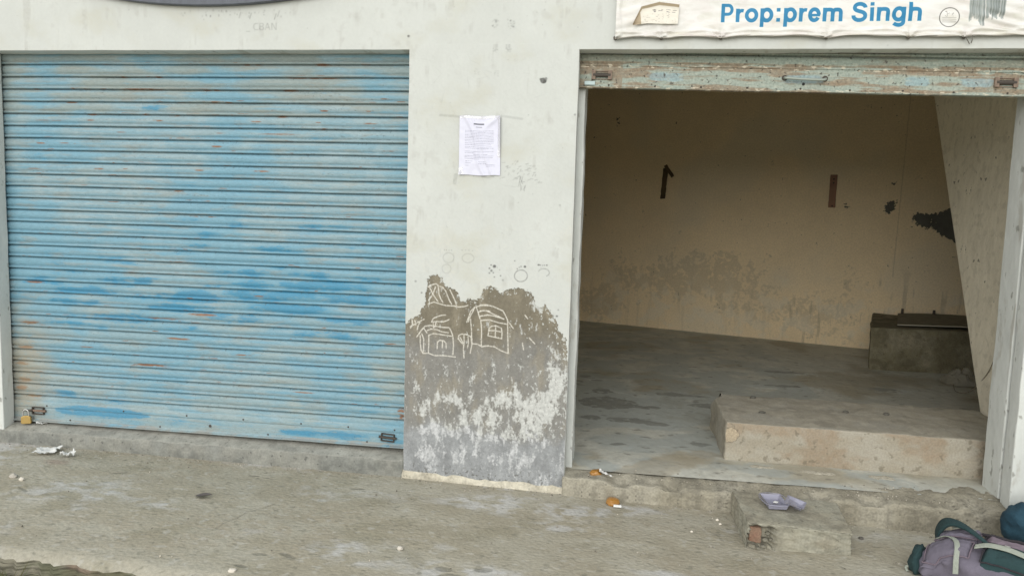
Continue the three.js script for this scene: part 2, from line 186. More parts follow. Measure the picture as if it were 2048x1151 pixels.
const PEN=[[0.9,[[-0.467,1.137],[-0.469,1.127],[-0.475,1.117],[-0.484,1.11],[-0.495,1.106],[-0.507,1.105],[-0.518,1.108],[-0.527,1.115],[-0.534,1.124],[-0.536,1.135],[-0.534,1.145],[-0.528,1.155],[-0.52,1.162],[-0.508,1.166],[-0.497,1.167],[-0.485,1.164],[-0.476,1.157],[-0.47,1.148],[-0.467,1.137]]],[0.7,[[-0.409,1.163],[-0.407,1.167],[-0.403,1.171],[-0.398,1.174],[-0.393,1.176],[-0.387,1.178],[-0.381,1.178],[-0.375,1.178],[-0.369,1.176],[-0.364,1.174],[-0.36,1.171],[-0.356,1.167],[-0.354,1.163],[-0.353,1.159],[-0.353,1.154],[-0.355,1.15],[-0.358,1.146],[-0.362,1.143],[-0.367,1.14]]],[0.35,[[-0.86,1.218],[-0.862,1.209],[-0.867,1.201],[-0.875,1.194],[-0.884,1.191],[-0.895,1.19],[-0.904,1.193],[-0.912,1.199],[-0.918,1.207],[-0.92,1.216],[-0.918,1.225],[-0.913,1.233],[-0.905,1.239],[-0.896,1.243],[-0.885,1.243],[-0.876,1.24],[-0.868,1.235],[-0.862,1.227],[-0.86,1.218]]],[0.35,[[-0.753,1.219],[-0.755,1.211],[-0.76,1.204],[-0.769,1.198],[-0.779,1.195],[-0.79,1.194],[-0.801,1.197],[-0.809,1.202],[-0.815,1.209],[-0.817,1.217],[-0.816,1.225],[-0.81,1.232],[-0.802,1.238],[-0.791,1.241],[-0.78,1.241],[-0.769,1.239],[-0.761,1.234],[-0.755,1.227],[-0.753,1.219]]],[0.3,[[-0.875,1.159],[-0.877,1.151],[-0.881,1.143],[-0.887,1.138],[-0.895,1.135],[-0.903,1.134],[-0.911,1.137],[-0.918,1.142],[-0.922,1.149],[-0.924,1.157],[-0.923,1.165],[-0.919,1.173],[-0.912,1.178],[-0.904,1.181],[-0.896,1.182],[-0.888,1.179],[-0.881,1.174],[-0.877,1.167],[-0.875,1.159]]]];
const DOTS=[[-0.522,1.172,0.003,0.9],[-0.511,1.18,0.003,0.9],[-0.502,1.185,0.0035,0.9],[-0.482,1.185,0.006,1],[-0.411,1.197,0.0045,0.95],[-0.402,1.196,0.0035,0.9],[-0.39,1.195,0.003,0.8],[-0.38,1.196,0.003,0.8],[-0.367,1.197,0.004,0.9],[-0.643,1.18,0.0079,0.9],[-0.661,1.187,0.004,0.8],[-0.669,1.169,0.0045,0.8],[-0.658,1.157,0.006,0.8],[-0.669,1.144,0.0045,0.8],[-0.648,1.147,0.004,0.7],[-0.609,1.132,0.004,0.8],[-0.642,1.124,0.004,0.7],[-0.615,1.163,0.003,0.6],[-0.596,1.11,0.005,0.6],[-0.536,1.213,0.0035,0.7],[-0.628,1.175,0.0025,0.7],[-0.342,0.961,0.0035,0.7],[-0.3,0.966,0.004,0.6],[-0.306,0.933,0.0055,0.8],[-0.273,0.854,0.005,0.7],[-0.913,1.258,0.0025,0.6],[-0.902,1.257,0.0025,0.6],[-0.888,1.256,0.0025,0.6],[-0.875,1.257,0.003,0.6],[-0.818,1.259,0.003,0.5],[-0.799,1.26,0.0025,0.5],[-0.781,1.26,0.003,0.5],[-0.762,1.258,0.0025,0.5],[-0.415,2.134,0.0145,1],[-0.428,2.141,0.007,0.8],[-0.403,2.144,0.007,0.8],[-1.125,2.357,0.006,0.8],[-0.249,1.966,0.005,0.6],[-1.033,1.025,0.005,0.7],[-1.067,1.085,0.006,0.5],[-0.31,1.508,0.004,0.4]];

// ---------------------------------------------------------------- surfaces
const PAINT = [0.53, 0.55, 0.52], CEMENT_BROWN = [0.16, 0.143, 0.105], CEMENT_GREY = [0.2, 0.196, 0.178], DAMP_GREY = [0.25, 0.26, 0.262], LIME = [0.49, 0.5, 0.475];
const peelMask = mask(-1.2, -0.15, -0.1, 1.3, 400, (g) => { g.fillStyle = '#fff'; poly(g, PEEL, true); }).blur(7, 2);
const whiteMask = mask(-1.2, -0.15, -0.1, 1.3, 200, (g) => { for (const [x, y, rx, ry, s] of WHITES) ell(g, x, y, rx, ry, Math.min(1, s)); }).blur(4, 2);
const chalkMask = mask(-1.2, -0.15, 0.3, 1.2, 900, (g) => { g.strokeStyle = '#fff'; g.lineWidth = 0.0056; for (const L of CHALK) poly(g, L); }).blur(1, 1);
const penMask = mask(-4.2, 2.2, 0.9, 2.6, 320, (g) => {
  g.lineWidth = 0.0045;
  for (const [a, L] of PEN) { g.strokeStyle = `rgba(255,255,255,${a * 0.8})`; poly(g, L); }
  for (const [x, y, r, a] of DOTS) ell(g, x, y, r * 1.15, r, a);
  // scribbles by the notice
  g.lineWidth = 0.004;
  for (let i = 0; i < 46; i++) { const x = -0.62 + 0.2 * rnd(), y = 1.64 + 0.1 * rnd() - (x + 0.62) * 0.15, a = rr(-0.6, 0.6) + 0.5; g.strokeStyle = `rgba(255,255,255,${rr(0.2, 0.5)})`; poly(g, [[x, y], [x + Math.cos(a) * rr(0.005, 0.018), y + Math.sin(a) * rr(0.005, 0.014)]]); }
  for (let i = 0; i < 12; i++) { const x = rr(-0.53, -0.49), y = rr(1.59, 1.66); g.strokeStyle = 'rgba(255,255,255,0.4)'; poly(g, [[x, y], [x + rr(-0.012, 0.012), y - rr(0.012, 0.025)]]); }
  // faint stamps above, and pencilled letters over the shutter
  for (const [x, y, r, a] of [[-0.59, 2.415, 0.02, 0.35], [-0.672, 2.417, 0.016, 0.28], [-0.60, 2.29, 0.014, 0.2], [-0.668, 2.288, 0.012, 0.18], [-0.66, 2.17, 0.012, 0.1], [-0.76, 2.18, 0.014, 0.1]]) for (let i = 0; i < 26; i++) ell(g, x + rr(-r, r), y + rr(-r, r) * 1.2, rr(0.002, 0.006), rr(0.002, 0.005), a * rr(0.4, 1));
  for (let i = 0; i < 40; i++) ell(g, rr(-2.4, -1.75), rr(2.46, 2.5), rr(0.002, 0.006), rr(0.002, 0.008), rr(0.1, 0.4));
  for (const [x, y] of [[-1.832, 2.49], [-1.85, 2.475], [-1.99, 2.48], [-2.05, 2.485]]) { g.strokeStyle = 'rgba(255,255,255,0.55)'; poly(g, [[x, y], [x - 0.01, y - 0.03]]); }
  g.save(); g.translate(-2.02, 2.345); g.scale(1, -1); g.fillStyle = 'rgba(255,255,255,0.33)'; g.font = '0.05px sans-serif'; g.scale(1.1, 1); g.fillText('_ CBAN', 0, 0); g.restore();
  // loose specks and hairline scratches all over
  for (let i = 0; i < 420; i++) ell(g, rr(-4.1, 2.1), rr(1.0, 2.58), rr(0.0012, 0.0035), rr(0.0012, 0.0035), rr(0.12, 0.5));
  g.lineWidth = 0.002; for (let i = 0; i < 130; i++) { const x = rr(-1.12, -0.25), y = rr(1.1, 2.3), a = rr(0, 6.3), l = rr(0.01, 0.07); g.strokeStyle = `rgba(255,255,255,${rr(0.06, 0.22)})`; poly(g, [[x, y], [x + Math.cos(a) * l, y + Math.sin(a) * l]]); }
  // old tape either side of the notice, and smears under it
  g.strokeStyle = 'rgba(255,255,255,0.2)'; g.lineWidth = 0.012; poly(g, [[-0.95, 1.957], [-0.845, 1.95]]); poly(g, [[-0.625, 1.955], [-0.52, 1.942]]);
  g.strokeStyle = 'rgba(255,255,255,0.22)'; g.lineWidth = 0.02; poly(g, [[-0.86, 1.65], [-0.865, 1.61]]); g.lineWidth = 0.008; poly(g, [[-0.72, 1.645], [-0.69, 1.64], [-0.66, 1.645]]);
});
const pillarHeights = [];
function facade(x, y, out) {   // colour of the front wall at (x, y); out.h gets its height in 0..1
  const n1 = fbm(x * 2.2 + 3, y * 2.2 + 7, 4), n2 = fbm(x * 11, y * 9 + 30, 4), n3 = fbm(x * 60 + 3, y * 60, 3), s = fbm(x * 26 + 8, y * 2.2, 3);
  let c = mul3(PAINT, 0.93 + 0.1 * n1 + 0.06 * (n2 - 0.5) + 0.05 * (n3 - 0.5));
  // yellowed and grimy films with grain, rubbed patches
  c = mix3(c, [0.47, 0.47, 0.4], 0.5 * st(0.5, 0.8, fbm(x * 3.1 + 50, y * 4.3 + 9, 5)) * (0.5 + n3));
  c = mix3(c, [0.36, 0.36, 0.33], 0.4 * st(0.55, 0.8, n2) * st(0.45, 0.7, s) * (0.4 + n3)); c = mix3(c, [0.4, 0.4, 0.37], 0.3 * st(0.58, 0.8, fbm(x * 14 + 9, y * 14 + 4, 5)) * st(0.4, 0.7, n1));
  if (y < 1.45) c = mix3(c, [0.55, 0.55, 0.5], 0.35 * st(0.5, 0.72, fbm(x * 7 + 2, y * 7 + 80, 5)) * st(0.35, 0.6, n3));
  const pen = penMask.at(x, y) * (0.55 + 0.7 * n3); c = mix3(c, [0.09, 0.09, 0.085], Math.min(1, pen));
  let h = 0.6 + 0.18 * n2 + 0.1 * (n3 - 0.5) + 0.2 * n1, w = 0;
  if (y < 1.32 && x > -1.2 && x < -0.15) {
    const e = fbm(x * 24 + 11, y * 24 + 3, 5) - 0.5, e2 = fbm(x * 85 + 1, y * 85, 3) - 0.5, e3 = fbm(x * 9 + 4, y * 9 + 60, 3) - 0.5, f = peelMask.at(x, y) + e3 * 0.4 + e * 0.62 + e2 * 0.5, p = st(0.46, 0.52, f);
    if (p > 0) {
      const m = st(-0.09, 0.09, 0.772 + 0.1 * (fbm(x * 9 + 70, y * 9, 4) - 0.5) + 0.03 * Math.sin(x * 11) - y);   // below a ragged damp line the cement is grey
      let b = mix3(mul3(CEMENT_BROWN, 0.84 + 0.34 * n2), mul3(CEMENT_GREY, 0.84 + 0.34 * n2), m);
      const low = st(-0.07, 0.07, 0.3 + 0.22 * (fbm(x * 6 + 20, y * 6 + 40, 4) - 0.5) - y); b = mix3(b, mul3(DAMP_GREY, 0.72 + 0.6 * fbm(x * 13 + 5, y * 10, 4)), low);
      b = mix3(b, [0.27, 0.24, 0.175], 0.4 * st(0.5, 0.75, fbm(x * 12 + 33, y * 5 + 3, 5)) * (1 - low));
      const wf = whiteMask.at(x, y) * 0.95 + (fbm(x * 26 + 90, y * 11 + 7, 5) - 0.5) * 1.5 + (fbm(x * 70 + 3, y * 34, 3) - 0.5) * 0.7 + e2 * 0.6 + (y < 0.66 ? 0.12 : -0.06);
      w = st(0.26, 0.78, wf) * (low > 0.5 ? 0.8 : 0.95); b = mix3(b, mul3(low > 0.5 ? [0.52, 0.53, 0.53] : LIME, 0.88 + 0.2 * n3), w);
      // flecks of paint that stayed on, dark pits near the foot
      const fl = st(0.77, 0.83, fbm(x * 48 + 19, y * 40 + 2, 5) + 0.12 * peelEdge(x, y) + 0.1 * st(-0.48, -0.3, x + 0.2 * (n2 - 0.5))); b = mix3(b, mul3(PAINT, 0.9), fl * (1 - low * 0.7) * 0.8);
      b = mix3(b, [0.12, 0.12, 0.11], 0.8 * st(0.68, 0.74, fbm(x * 55 + 7, y * 55 + 60, 2)) * st(0.12, 0.05, y) );
      b = mul3(b, 0.66 + 0.3 * n3 + 0.26 * fbm(x * 190, y * 150, 2) + 0.16 * fbm(x * 40 + 7, y * 4, 3)); c = mix3(c, b, p); h = mix(h, 0.1 + 0.12 * n2 + 0.1 * n3 + 0.25 * w, p);
    }
    const k = chalkMask.at(x, y); if (k > 0.02) c = mix3(c, [0.62, 0.6, 0.53], Math.min(0.9, k * (0.1 + 1.35 * fbm(x * 110, y * 110, 3))));
  }
  out.h = h; return c;
}
function peelEdge(x, y) { const m = peelMask.at(x, y); return m < 0.95 ? 1 : 0; }
const PX = [-1.13, -0.2, -0.06, 2.3], T = {};
const pillarMap = tex(1024, 2048, (u, v) => facade(mix(PX[0], PX[1], u), mix(PX[2], PX[3], v), T));
const pillarBump = hTex(768, 1536, (u, v) => { facade(mix(PX[0], PX[1], u), mix(PX[2], PX[3], v), T); return T.h; });
const pillarMat = std({ map: pillarMap, bumpMap: pillarBump, bumpScale: 0.006, roughness: 0.92 });
const HX = [-4.3, 2.7, 2.26, 2.66];
const headerMat = std({ map: tex(2048, 128, (u, v) => facade(mix(HX[0], HX[1], u), mix(HX[2], HX[3], v), T), MX), bumpMap: hTex(1024, 64, (u, v) => { facade(mix(HX[0], HX[1], u), mix(HX[2], HX[3], v), T); return T.h; }, MX), bumpScale: 0.003, roughness: 0.92 });
// reveals, piers and other plain painted plaster: tile of 1.6 m
const plasterMap = tex(512, 512, (u, v) => {
  const x = u * 1.6 + 20, y = v * 1.6 + 30, n = fbm(x * 12, y * 4, 4), n3 = fbm(x * 70, y * 40, 3); let c = mul3(PAINT, 1.02 + 0.14 * n + 0.08 * (n3 - 0.5));
  c = mix3(c, [0.4, 0.39, 0.34], 0.65 * st(0.6, 0.72, fbm(x * 10 + 3, y * 2.6, 5) + 0.12 * (n3 - 0.5))); return mix3(c, [0.2, 0.2, 0.17], 0.7 * st(0.74, 0.82, fbm(x * 22, y * 12, 5)));
}, MX);
const plasterBump = hTex(256, 256, (u, v) => fbm(u * 20, v * 12, 5), MX);
const plasterMat = std({ map: plasterMap, bumpMap: plasterBump, bumpScale: 0.004, roughness: 0.92 });
// rough cement, tile of 1.2 m, in three tints
function cementMat(base, tint, contrast, offs, bump = 0.004, gloss = 0.93, pits = 0.7) {
  const f = (u, v) => {
    const x = u * 1.2 + offs, y = v * 1.2 + offs, n = fbm(x * 4, y * 4, 5), m = fbm(x * 15, y * 15, 4), k = fbm(x * 90, y * 90, 2); let c = mix3(base, tint, st(0.35, 0.7, n));
    c = mul3(c, 1 + contrast * ((m - 0.5) * 1.0 + (k - 0.5) * 0.7)); c = mix3(c, mul3(base, 1.35), 0.5 * st(0.58, 0.75, fbm(x * 12 + 4, y * 12, 5))); c = mix3(c, mul3(base, 0.62), 0.5 * st(0.6, 0.76, fbm(x * 8 + 41, y * 8, 5))); return mix3(c, mul3(base, 0.4), pits * st(0.74, 0.82, fbm(x * 34 + 9, y * 34, 4)));
  };
  return std({ map: tex(512, 512, f, MX), bumpMap: hTex(256, 256, (u, v) => 0.7 * fbm(u * 14 + offs, v * 14, 5) + 0.3 * fbm(u * 60, v * 60 + offs, 2), MX), bumpScale: bump, roughness: gloss });
}
const sillMat = cementMat([0.27, 0.265, 0.23], [0.31, 0.305, 0.265], 0.5, 3);
const shadedRiserMat = cementMat([0.19, 0.195, 0.175], [0.24, 0.24, 0.21], 0.5, 5);  // darker cement for the sill front, with its shade put into the colour
const ledgeMat = cementMat([0.25, 0.23, 0.175], [0.31, 0.29, 0.23], 0.7, 11, 0.009);
const stepMat = cementMat([0.27, 0.25, 0.19], [0.3, 0.29, 0.23], 0.6, 17, 0.006);
const blockMat = cementMat([0.315, 0.29, 0.23], [0.335, 0.315, 0.26], 0.35, 23, 0.003, 0.85, 0.25);
const mossBoxMat = cementMat([0.14, 0.125, 0.075], [0.22, 0.2, 0.135], 0.6, 31, 0.01);
const mortarMat = cementMat([0.5, 0.47, 0.38], [0.4, 0.37, 0.29], 0.6, 37, 0.006);

// ---------------------------------------------------------------- ground and pavement
const G = (x) => { const q = Math.min(3.2, Math.max(-4.5, x)); return 0.004 - (q > -1.1 ? 0.0235 : 0.009) * (q + 1.1); };
const earthMat = std({
  map: tex(512, 512, (u, v) => { const n = fbm(u * 14, v * 14, 5), m = fbm(u * 60, v * 60, 3); let c = mix3([0.4, 0.37, 0.3], [0.48, 0.45, 0.37], n); c = mul3(c, 0.8 + 0.4 * m); return mix3(c, [0.28, 0.27, 0.2], 0.6 * st(0.55, 0.66, fbm(u * 22 + 9, v * 22, 4))); }, MX),
  bumpMap: hTex(256, 256, (u, v) => fbm(u * 40, v * 40, 4), MX), bumpScale: 0.02, roughness: 1,
});
{
  const g = new THREE.CircleGeometry(420, 96); g.rotateX(-Math.PI / 2); g.translate(0, -0.15, 0); const p = g.attributes.position, uv = g.attributes.uv; for (let i = 0; i < p.count; i++) uv.setXY(i, p.getX(i) / 3, p.getZ(i) / 3);
  structure('ground', g, earthMat);
  structure('verge', sheet(120, 12, (u, v) => { const x = mix(-16, 16, u), w = 0.42 + 0.16 * (fbm(x * 1.4, 3, 3) - 0.5); return [x, -0.146 + 0.012 * fbm(x * 6, v * 5, 3) * Math.sin(Math.PI * v), mix(1.15, 1.3 + w, v), x / 2, v / 4]; }), std({ map: tex(512, 128, (u, v) => { const n = fbm(u * 16, v * 4, 5), m = fbm(u * 80, v * 20, 3); return mul3(mix3([0.085, 0.1, 0.04], [0.16, 0.135, 0.09], st(0.42, 0.6, n)), 0.6 + 0.8 * m); }, MX), roughness: 1 }));
}
const PV = [-4.0, 2.4, -0.12, 1.48];
const scars = mask(-4, 2.4, -0.2, 1.5, 160, (g) => {   // pits, footprints in the wet cement, cracks
  g.lineWidth = 0.006; g.strokeStyle = 'rgba(255,255,255,0.8)'; poly(g, [[-1.62, 0.5], [-1.66, 0.58], [-1.7, 0.63], [-1.71, 0.7], [-1.74, 0.78], [-1.745, 0.84]]);
  for (const [x, z, a, b] of [[-1.44, 1.03, 0.035, 0.012], [-1.32, 1.02, 0.05, 0.013], [-1.46, 1.15, 0.03, 0.012], [-1.3, 0.22, 0.04, 0.012], [-1.9, 0.17, 0.03, 0.008], [-1.82, 0.18, 0.02, 0.006], [-0.62, 1.05, 0.06, 0.04], [-0.5, 0.95, 0.04, 0.02], [-0.66, 0.98, 0.04, 0.02], [-2.9, 0.62, 0.05, 0.008], [-2.6, 0.3, 0.04, 0.01], [0.2, 0.5, 0.02, 0.006]]) { g.save(); g.translate(x, z); g.rotate(rr(-0.5, 0.5)); ell(g, 0, 0, a, b, 0.7); g.restore(); }
  for (let i = 0; i < 1500; i++) ell(g, rr(-4, 2.4), Math.pow(rnd(), 1.3) * 1.45, rr(0.002, 0.009), rr(0.001, 0.004), rr(0.2, 0.8)); g.lineWidth = 0.003; for (let i = 0; i < 26; i++) { let x = rr(-3.8, 2), z = rr(0.02, 1.2), a = rr(0, 6.3); const L = [[x, z]]; for (let j = 0; j < 7; j++) { a += rr(-0.7, 0.7); x += Math.cos(a) * 0.025; z += Math.sin(a) * 0.02; L.push([x, z]); } g.strokeStyle = `rgba(255,255,255,${rr(0.15, 0.5)})`; poly(g, L); }
});
function paveTone(x, z) { return fbm(x * 1.3 + 4, z * 2.6 + 9, 4); }
const paveMap = tex(2048, 512, (u, v) => {
  const x = mix(PV[0], PV[1], u), z = mix(PV[2], PV[3], v), n = fbm(x * 2.1 + 9, z * 3.6 + 2, 5), m = fbm(x * 9 + 1, z * 12, 4), k = fbm(x * 55, z * 70, 3), q = fbm(x * 1.1 + 60, z * 1.6 + 5, 3), t = paveTone(x, z);
  let c = mix3([0.302, 0.275, 0.206], [0.352, 0.332, 0.265], st(0.25, 0.75, n)); c = mix3(c, [0.3, 0.265, 0.195], 0.6 * st(0.48, 0.75, q) * st(0.35, 0.6, m)); c = mix3(c, [0.47, 0.47, 0.455], 0.75 * st(0.54, 0.74, t) * st(0.35, 0.62, m));
  c = mix3(c, [0.24, 0.22, 0.155], 0.5 * st(0.56, 0.74, fbm(x * 3.3 + 20, z * 4 + 31, 5)));
  c = mul3(c, 0.76 + 0.24 * k + 0.22 * vn(x * 210, z * 210)); c = mix3(c, [0.43, 0.42, 0.37], 0.5 * st(0.55, 0.75, fbm(x * 22 + 7, z * 30, 5)) * st(0.42, 0.62, m)); c = mix3(c, [0.15, 0.145, 0.11], 0.5 * st(0.66, 0.78, fbm(x * 18 + 40, z * 34 + 3, 5)));
  c = mix3(c, [0.2, 0.13, 0.1], 0.5 * st(0.1, 0.02, Math.hypot((x + 3.03) * 0.9, (z - 0.24) * 1.6) + 0.05 * (m - 0.5)));
  return mix3(c, [0.12, 0.115, 0.09], 0.75 * scars.at(x, z));
}, MX);
const paveBump = hTex(1536, 384, (u, v) => { const x = mix(PV[0], PV[1], u), z = mix(PV[2], PV[3], v); return 0.5 + 0.5 * (fbm(x * 8, z * 8, 5) - 0.5) + 0.32 * (fbm(x * 45, z * 60, 3) - 0.5) - 0.4 * scars.at(x, z); }, MX);
const paveMat = std({ map: paveMap, bumpMap: paveBump, bumpScale: 0.012, roughness: 0.88 });
const edgeMat = std({
  map: tex(1024, 128, (u, v) => { const x = u * 8, y = v, n = fbm(x * 5, y * 3, 5), m = fbm(x * 30, y * 12, 3); let c = mix3([0.16, 0.155, 0.115], [0.22, 0.2, 0.15], n); c = mix3(c, [0.18, 0.12, 0.085], 0.6 * st(0.52, 0.64, fbm(x * 2.2 + 5, y + 3, 3))); c = mix3(c, [0.085, 0.09, 0.05], 0.75 * st(0.48, 0.62, fbm(x * 3.4 + 31, y * 2, 5))); return mul3(c, 0.6 + 0.8 * m); }, MX),
  bumpMap: hTex(512, 64, (u, v) => fbm(u * 90, v * 10, 5), MX), bumpScale: 0.02, roughness: 1,
});
{
  const xs = []; for (let x = -24; x < -4.2; x += 1.5) xs.push(x); for (let x = -4.2; x < 2.8; x += 0.028) xs.push(x); for (let x = 2.8; x <= 22; x += 1.6) xs.push(x);
  const chip = (x) => 0.03 * st(0.08, 0, Math.abs(x + 2.13)) + 0.025 * st(0.1, 0, Math.abs(x + 1.9)) + 0.02 * st(0.05, 0, Math.abs(x + 2.32));
  const edge = (x) => 1.25 + 0.03 * (x + 2.4) + 0.03 * (fbm(x * 5, 3, 3) - 0.5) + 0.03 * (fbm(x * 26, 8, 3) - 0.5) - chip(x);
  const h = (x, z) => G(x) + 0.012 * (fbm(x * 1.7 + 3, z * 2 + 8, 3) - 0.5) * st(0, 0.2, z) + 0.004 * (fbm(x * 14, z * 14, 2) - 0.5);
  const nz = 44, P = [], UV = [], I = [], R = [];
  xs.forEach((x) => { const e = edge(x); for (let j = 0; j <= nz; j++) { const z = -0.3 + (e + 0.3) * j / nz, drop = j === nz ? 0.02 + 0.012 * fbm(x * 20, 1, 2) : j === nz - 1 ? 0.003 : 0; P.push(x, h(x, z) - drop, z); UV.push((x - PV[0]) / (PV[1] - PV[0]), (z - PV[2]) / (PV[3] - PV[2])); } });
  for (let i = 0; i < xs.length - 1; i++) for (let j = 0; j < nz; j++) { const a = i * (nz + 1) + j, b = a + nz + 1; I.push(a, a + 1, b, b, a + 1, b + 1); }
  const n0 = I.length, base = P.length / 3, ny = 6;
  xs.forEach((x) => { const e = edge(x), y1 = h(x, e) - 0.02 - 0.012 * fbm(x * 20, 1, 2); for (let j = 0; j <= ny; j++) { const t = j / ny, y = mix(y1, -0.17, t); P.push(x, y, e + (j ? 0.03 * (fbm(x * 16, y * 30, 3) - 0.45) + 0.02 * t : 0)); UV.push(x / 8, t); } });
  for (let i = 0; i < xs.length - 1; i++) for (let j = 0; j < ny; j++) { const a = base + i * (ny + 1) + j, b = a + ny + 1; I.push(a, a + 1, b, b, a + 1, b + 1); }
  const g = new THREE.BufferGeometry(); g.setAttribute('position', new THREE.Float32BufferAttribute(P, 3)); g.setAttribute('uv', new THREE.Float32BufferAttribute(UV, 2)); g.setIndex(I); g.addGroup(0, n0, 0); g.addGroup(n0, I.length - n0, 1); g.computeVertexNormals();
  structure('pavement', g, [paveMat, edgeMat]);
}

// ---------------------------------------------------------------- the shop building
const LINT = 2.288, EAVE = 3.55, shop = thing('shop_building', 'white plastered shop building with a peeling pillar between two wide openings', 'building');
const pillar = part(shop, 'pillar', roughBox(-1.121, -0.238, -0.06, LINT + 0.03, -0.09, 0.0005, { seg: 0.04, r: 0.004, amp: 0.0028, freq: 4, uv: PX, front: true, tile: 1.6 }), [pillarMat, plasterMat]);
pillar.userData.label = 'pillar with flaked paint and chalk drawings of houses';
part(pillar, 'pillar_core', roughBox(-1.05, -0.31, -0.06, LINT, -0.12, -0.085, { seg: 0.3, tile: 1.6 }), plasterMat);
part(pillar, 'jamb', roughBox(-1.125, -0.204, -0.06, LINT, -0.29, -0.117, { seg: 0.05, r: 0.008, amp: 0.007, freq: 6, tile: 1.6, off: 3 }), plasterMat);
part(shop, 'header_wall', roughBox(-6, 4.5, LINT, EAVE, -0.29, 0, { seg: 0.05, r: 0.004, amp: 0.0028, freq: 4, uv: HX, front: true, tile: 1.6 }), [headerMat, plasterMat]);
const pierL = part(shop, 'pier', roughBox(-6, -3.563, 0.08, LINT, -0.085, -0.002, { seg: 0.06, r: 0.006, amp: 0.003, tile: 1.6, off: 7 }), plasterMat);
part(pierL, 'pier_core', roughBox(-6, -3.64, -0.06, LINT, -0.118, -0.08, { seg: 0.5, tile: 1.6 }), plasterMat);
part(pierL, 'jamb', roughBox(-6, -3.56, -0.06, LINT, -0.29, -0.115, { seg: 0.06, tile: 1.6 }), plasterMat);
const pierR = part(shop, 'pier', roughBox(1.95, 4.5, -0.14, LINT, -0.094, 0, { seg: 0.06, r: 0.008, amp: 0.004, tile: 1.6, off: 13, warp: (p) => [p[0] + 0.006 * (fbm(p[1] * 6, 4, 3) - 0.5), p[1], p[2]] }), plasterMat);
part(pierR, 'pier_core', roughBox(2.06, 4.5, -0.14, LINT, -0.12, -0.085, { seg: 0.5, tile: 1.6 }), plasterMat);
part(pierR, 'jamb', roughBox(1.95, 4.5, -0.14, LINT, -0.292, -0.114, { seg: 0.06, r: 0.008, amp: 0.005, freq: 5, tile: 1.6, off: 19 }), plasterMat);
part(shop, 'mortar_strip', roughBox(-1.128, -0.232, -0.08, 0.05, -0.01, 0.016, { seg: 0.03, r: 0.009, amp: 0.006, freq: 14, tile: 1.2, warp: (p) => [p[0], p[1] - (p[1] > 0 ? 0.022 * (p[0] + 1.13) + 0.012 * (fbm(p[0] * 9, 2, 3) - 0.5) : 0), p[2] - 0.4 * Math.max(0, p[1])] }), mortarMat);
// sill under the closed shutter, threshold of the open shop
part(shop, 'sill', roughBox(-4.4, -1.1225, -0.05, 0.1, -0.34, 0.004, { seg: 0.03, r: 0.008, amp: 0.006, freq: 10, tile: 1.2, front: true, uv: [0, 1.2, 0, 1.2], warp: (p) => [p[0], p[1] + (p[1] > 0.05 ? Math.min(0.03, -0.22 * p[2]) - 0.004 * (p[0] + 2.3) : 0), p[2] - (p[1] > 0.06 ? 0.014 * st(0.5, 0.62, fbm(p[0] * 7, 5, 4)) : 0)] }), [shadedRiserMat, sillMat]);
part(shop, 'threshold', roughBox(-0.25, 2.1, -0.16, 0.088, -0.31, 0.03, {
  seg: 0.022, r: 0.014, amp: 0.01, freq: 9, tile: 1.2,
  warp: (p) => { const k = fbm(p[0] * 8 + 3, 4, 4), lip = st(0.05, 0.09, p[1]) * st(-0.09, 0.0, p[2]), crack = 0.016 * st(0.014, 0.002, Math.abs(p[2] + 0.128 - 0.03 * (p[0] + 0.2) * 0.5 - 0.02 * (fbm(p[0] * 9, 8, 3) - 0.5))) * (p[0] < 0.75 ? 1 : 0.3); return [p[0], p[1] - (p[1] > 0 ? lip * 0.03 * st(0.4, 0.75, k) + crack - 0.008 * st(1, 2, p[0]) + 0.016 * st(-0.13, 0.02, p[2]) * st(-0.2, 0.1, p[0]) * st(0.04, 0.08, p[1]) : 0), p[2] - lip * 0.03 * (k - 0.3)]; },
}), ledgeMat);

// inside: floor, walls, ceiling
const FL = 0.1, BW0 = [-0.496, -5.858], BWD = [0.93894, 0.34409];
const floorPatches = [[-0.037, -1.567, 0.22, 0.174], [-0.147, -1.135, 0.075, 0.066], [0.104, -1.12, 0.16, 0.07], [0.3, -1.075, 0.09, 0.055], [-0.081, -1.924, 0.085, 0.084], [-0.132, -2.311, 0.057, 0.038], [0.437, -1.96, 0.12, 0.07], [0.704, -1.653, 0.147, 0.07], [-0.241, -2.44, 0.05, 0.06], [0.535, -0.681, 0.07, 0.041], [0.043, -0.564, 0.06, 0.03], [0.25, -1.5, 0.1, 0.05], [0.6, -1.95, 0.12, 0.04], [2.2, -2.6, 0.12, 0.06], [1.5, -3.1, 0.2, 0.05], [2.35, -1.7, 0.12, 0.05], [1.4, -2.5, 0.16, 0.05]];
const wet = mask(-0.7, 4, -6, 0.1, 90, (g) => { for (const [x, z, a, b] of floorPatches) ell(g, x, z, a, b, 1); }).blur(1, 1);
const salt = mask(-0.7, 4, -6, 0.1, 90, (g) => { for (const [x, z, a, b] of floorPatches) ell(g, x + 0.05, z + 0.03, a * 1.7 + 0.03, b * 1.9 + 0.04, 0.75); for (const q of [[0.4, -1.3, 0.5, 0.25], [0.3, -0.75, 0.3, 0.08], [0.9, -2.5, 0.6, 0.12], [1.2, -2.2, 0.5, 0.2], [0, -1.5, 0.4, 0.5]]) ell(g, ...q, 0.5); }).blur(6, 2);
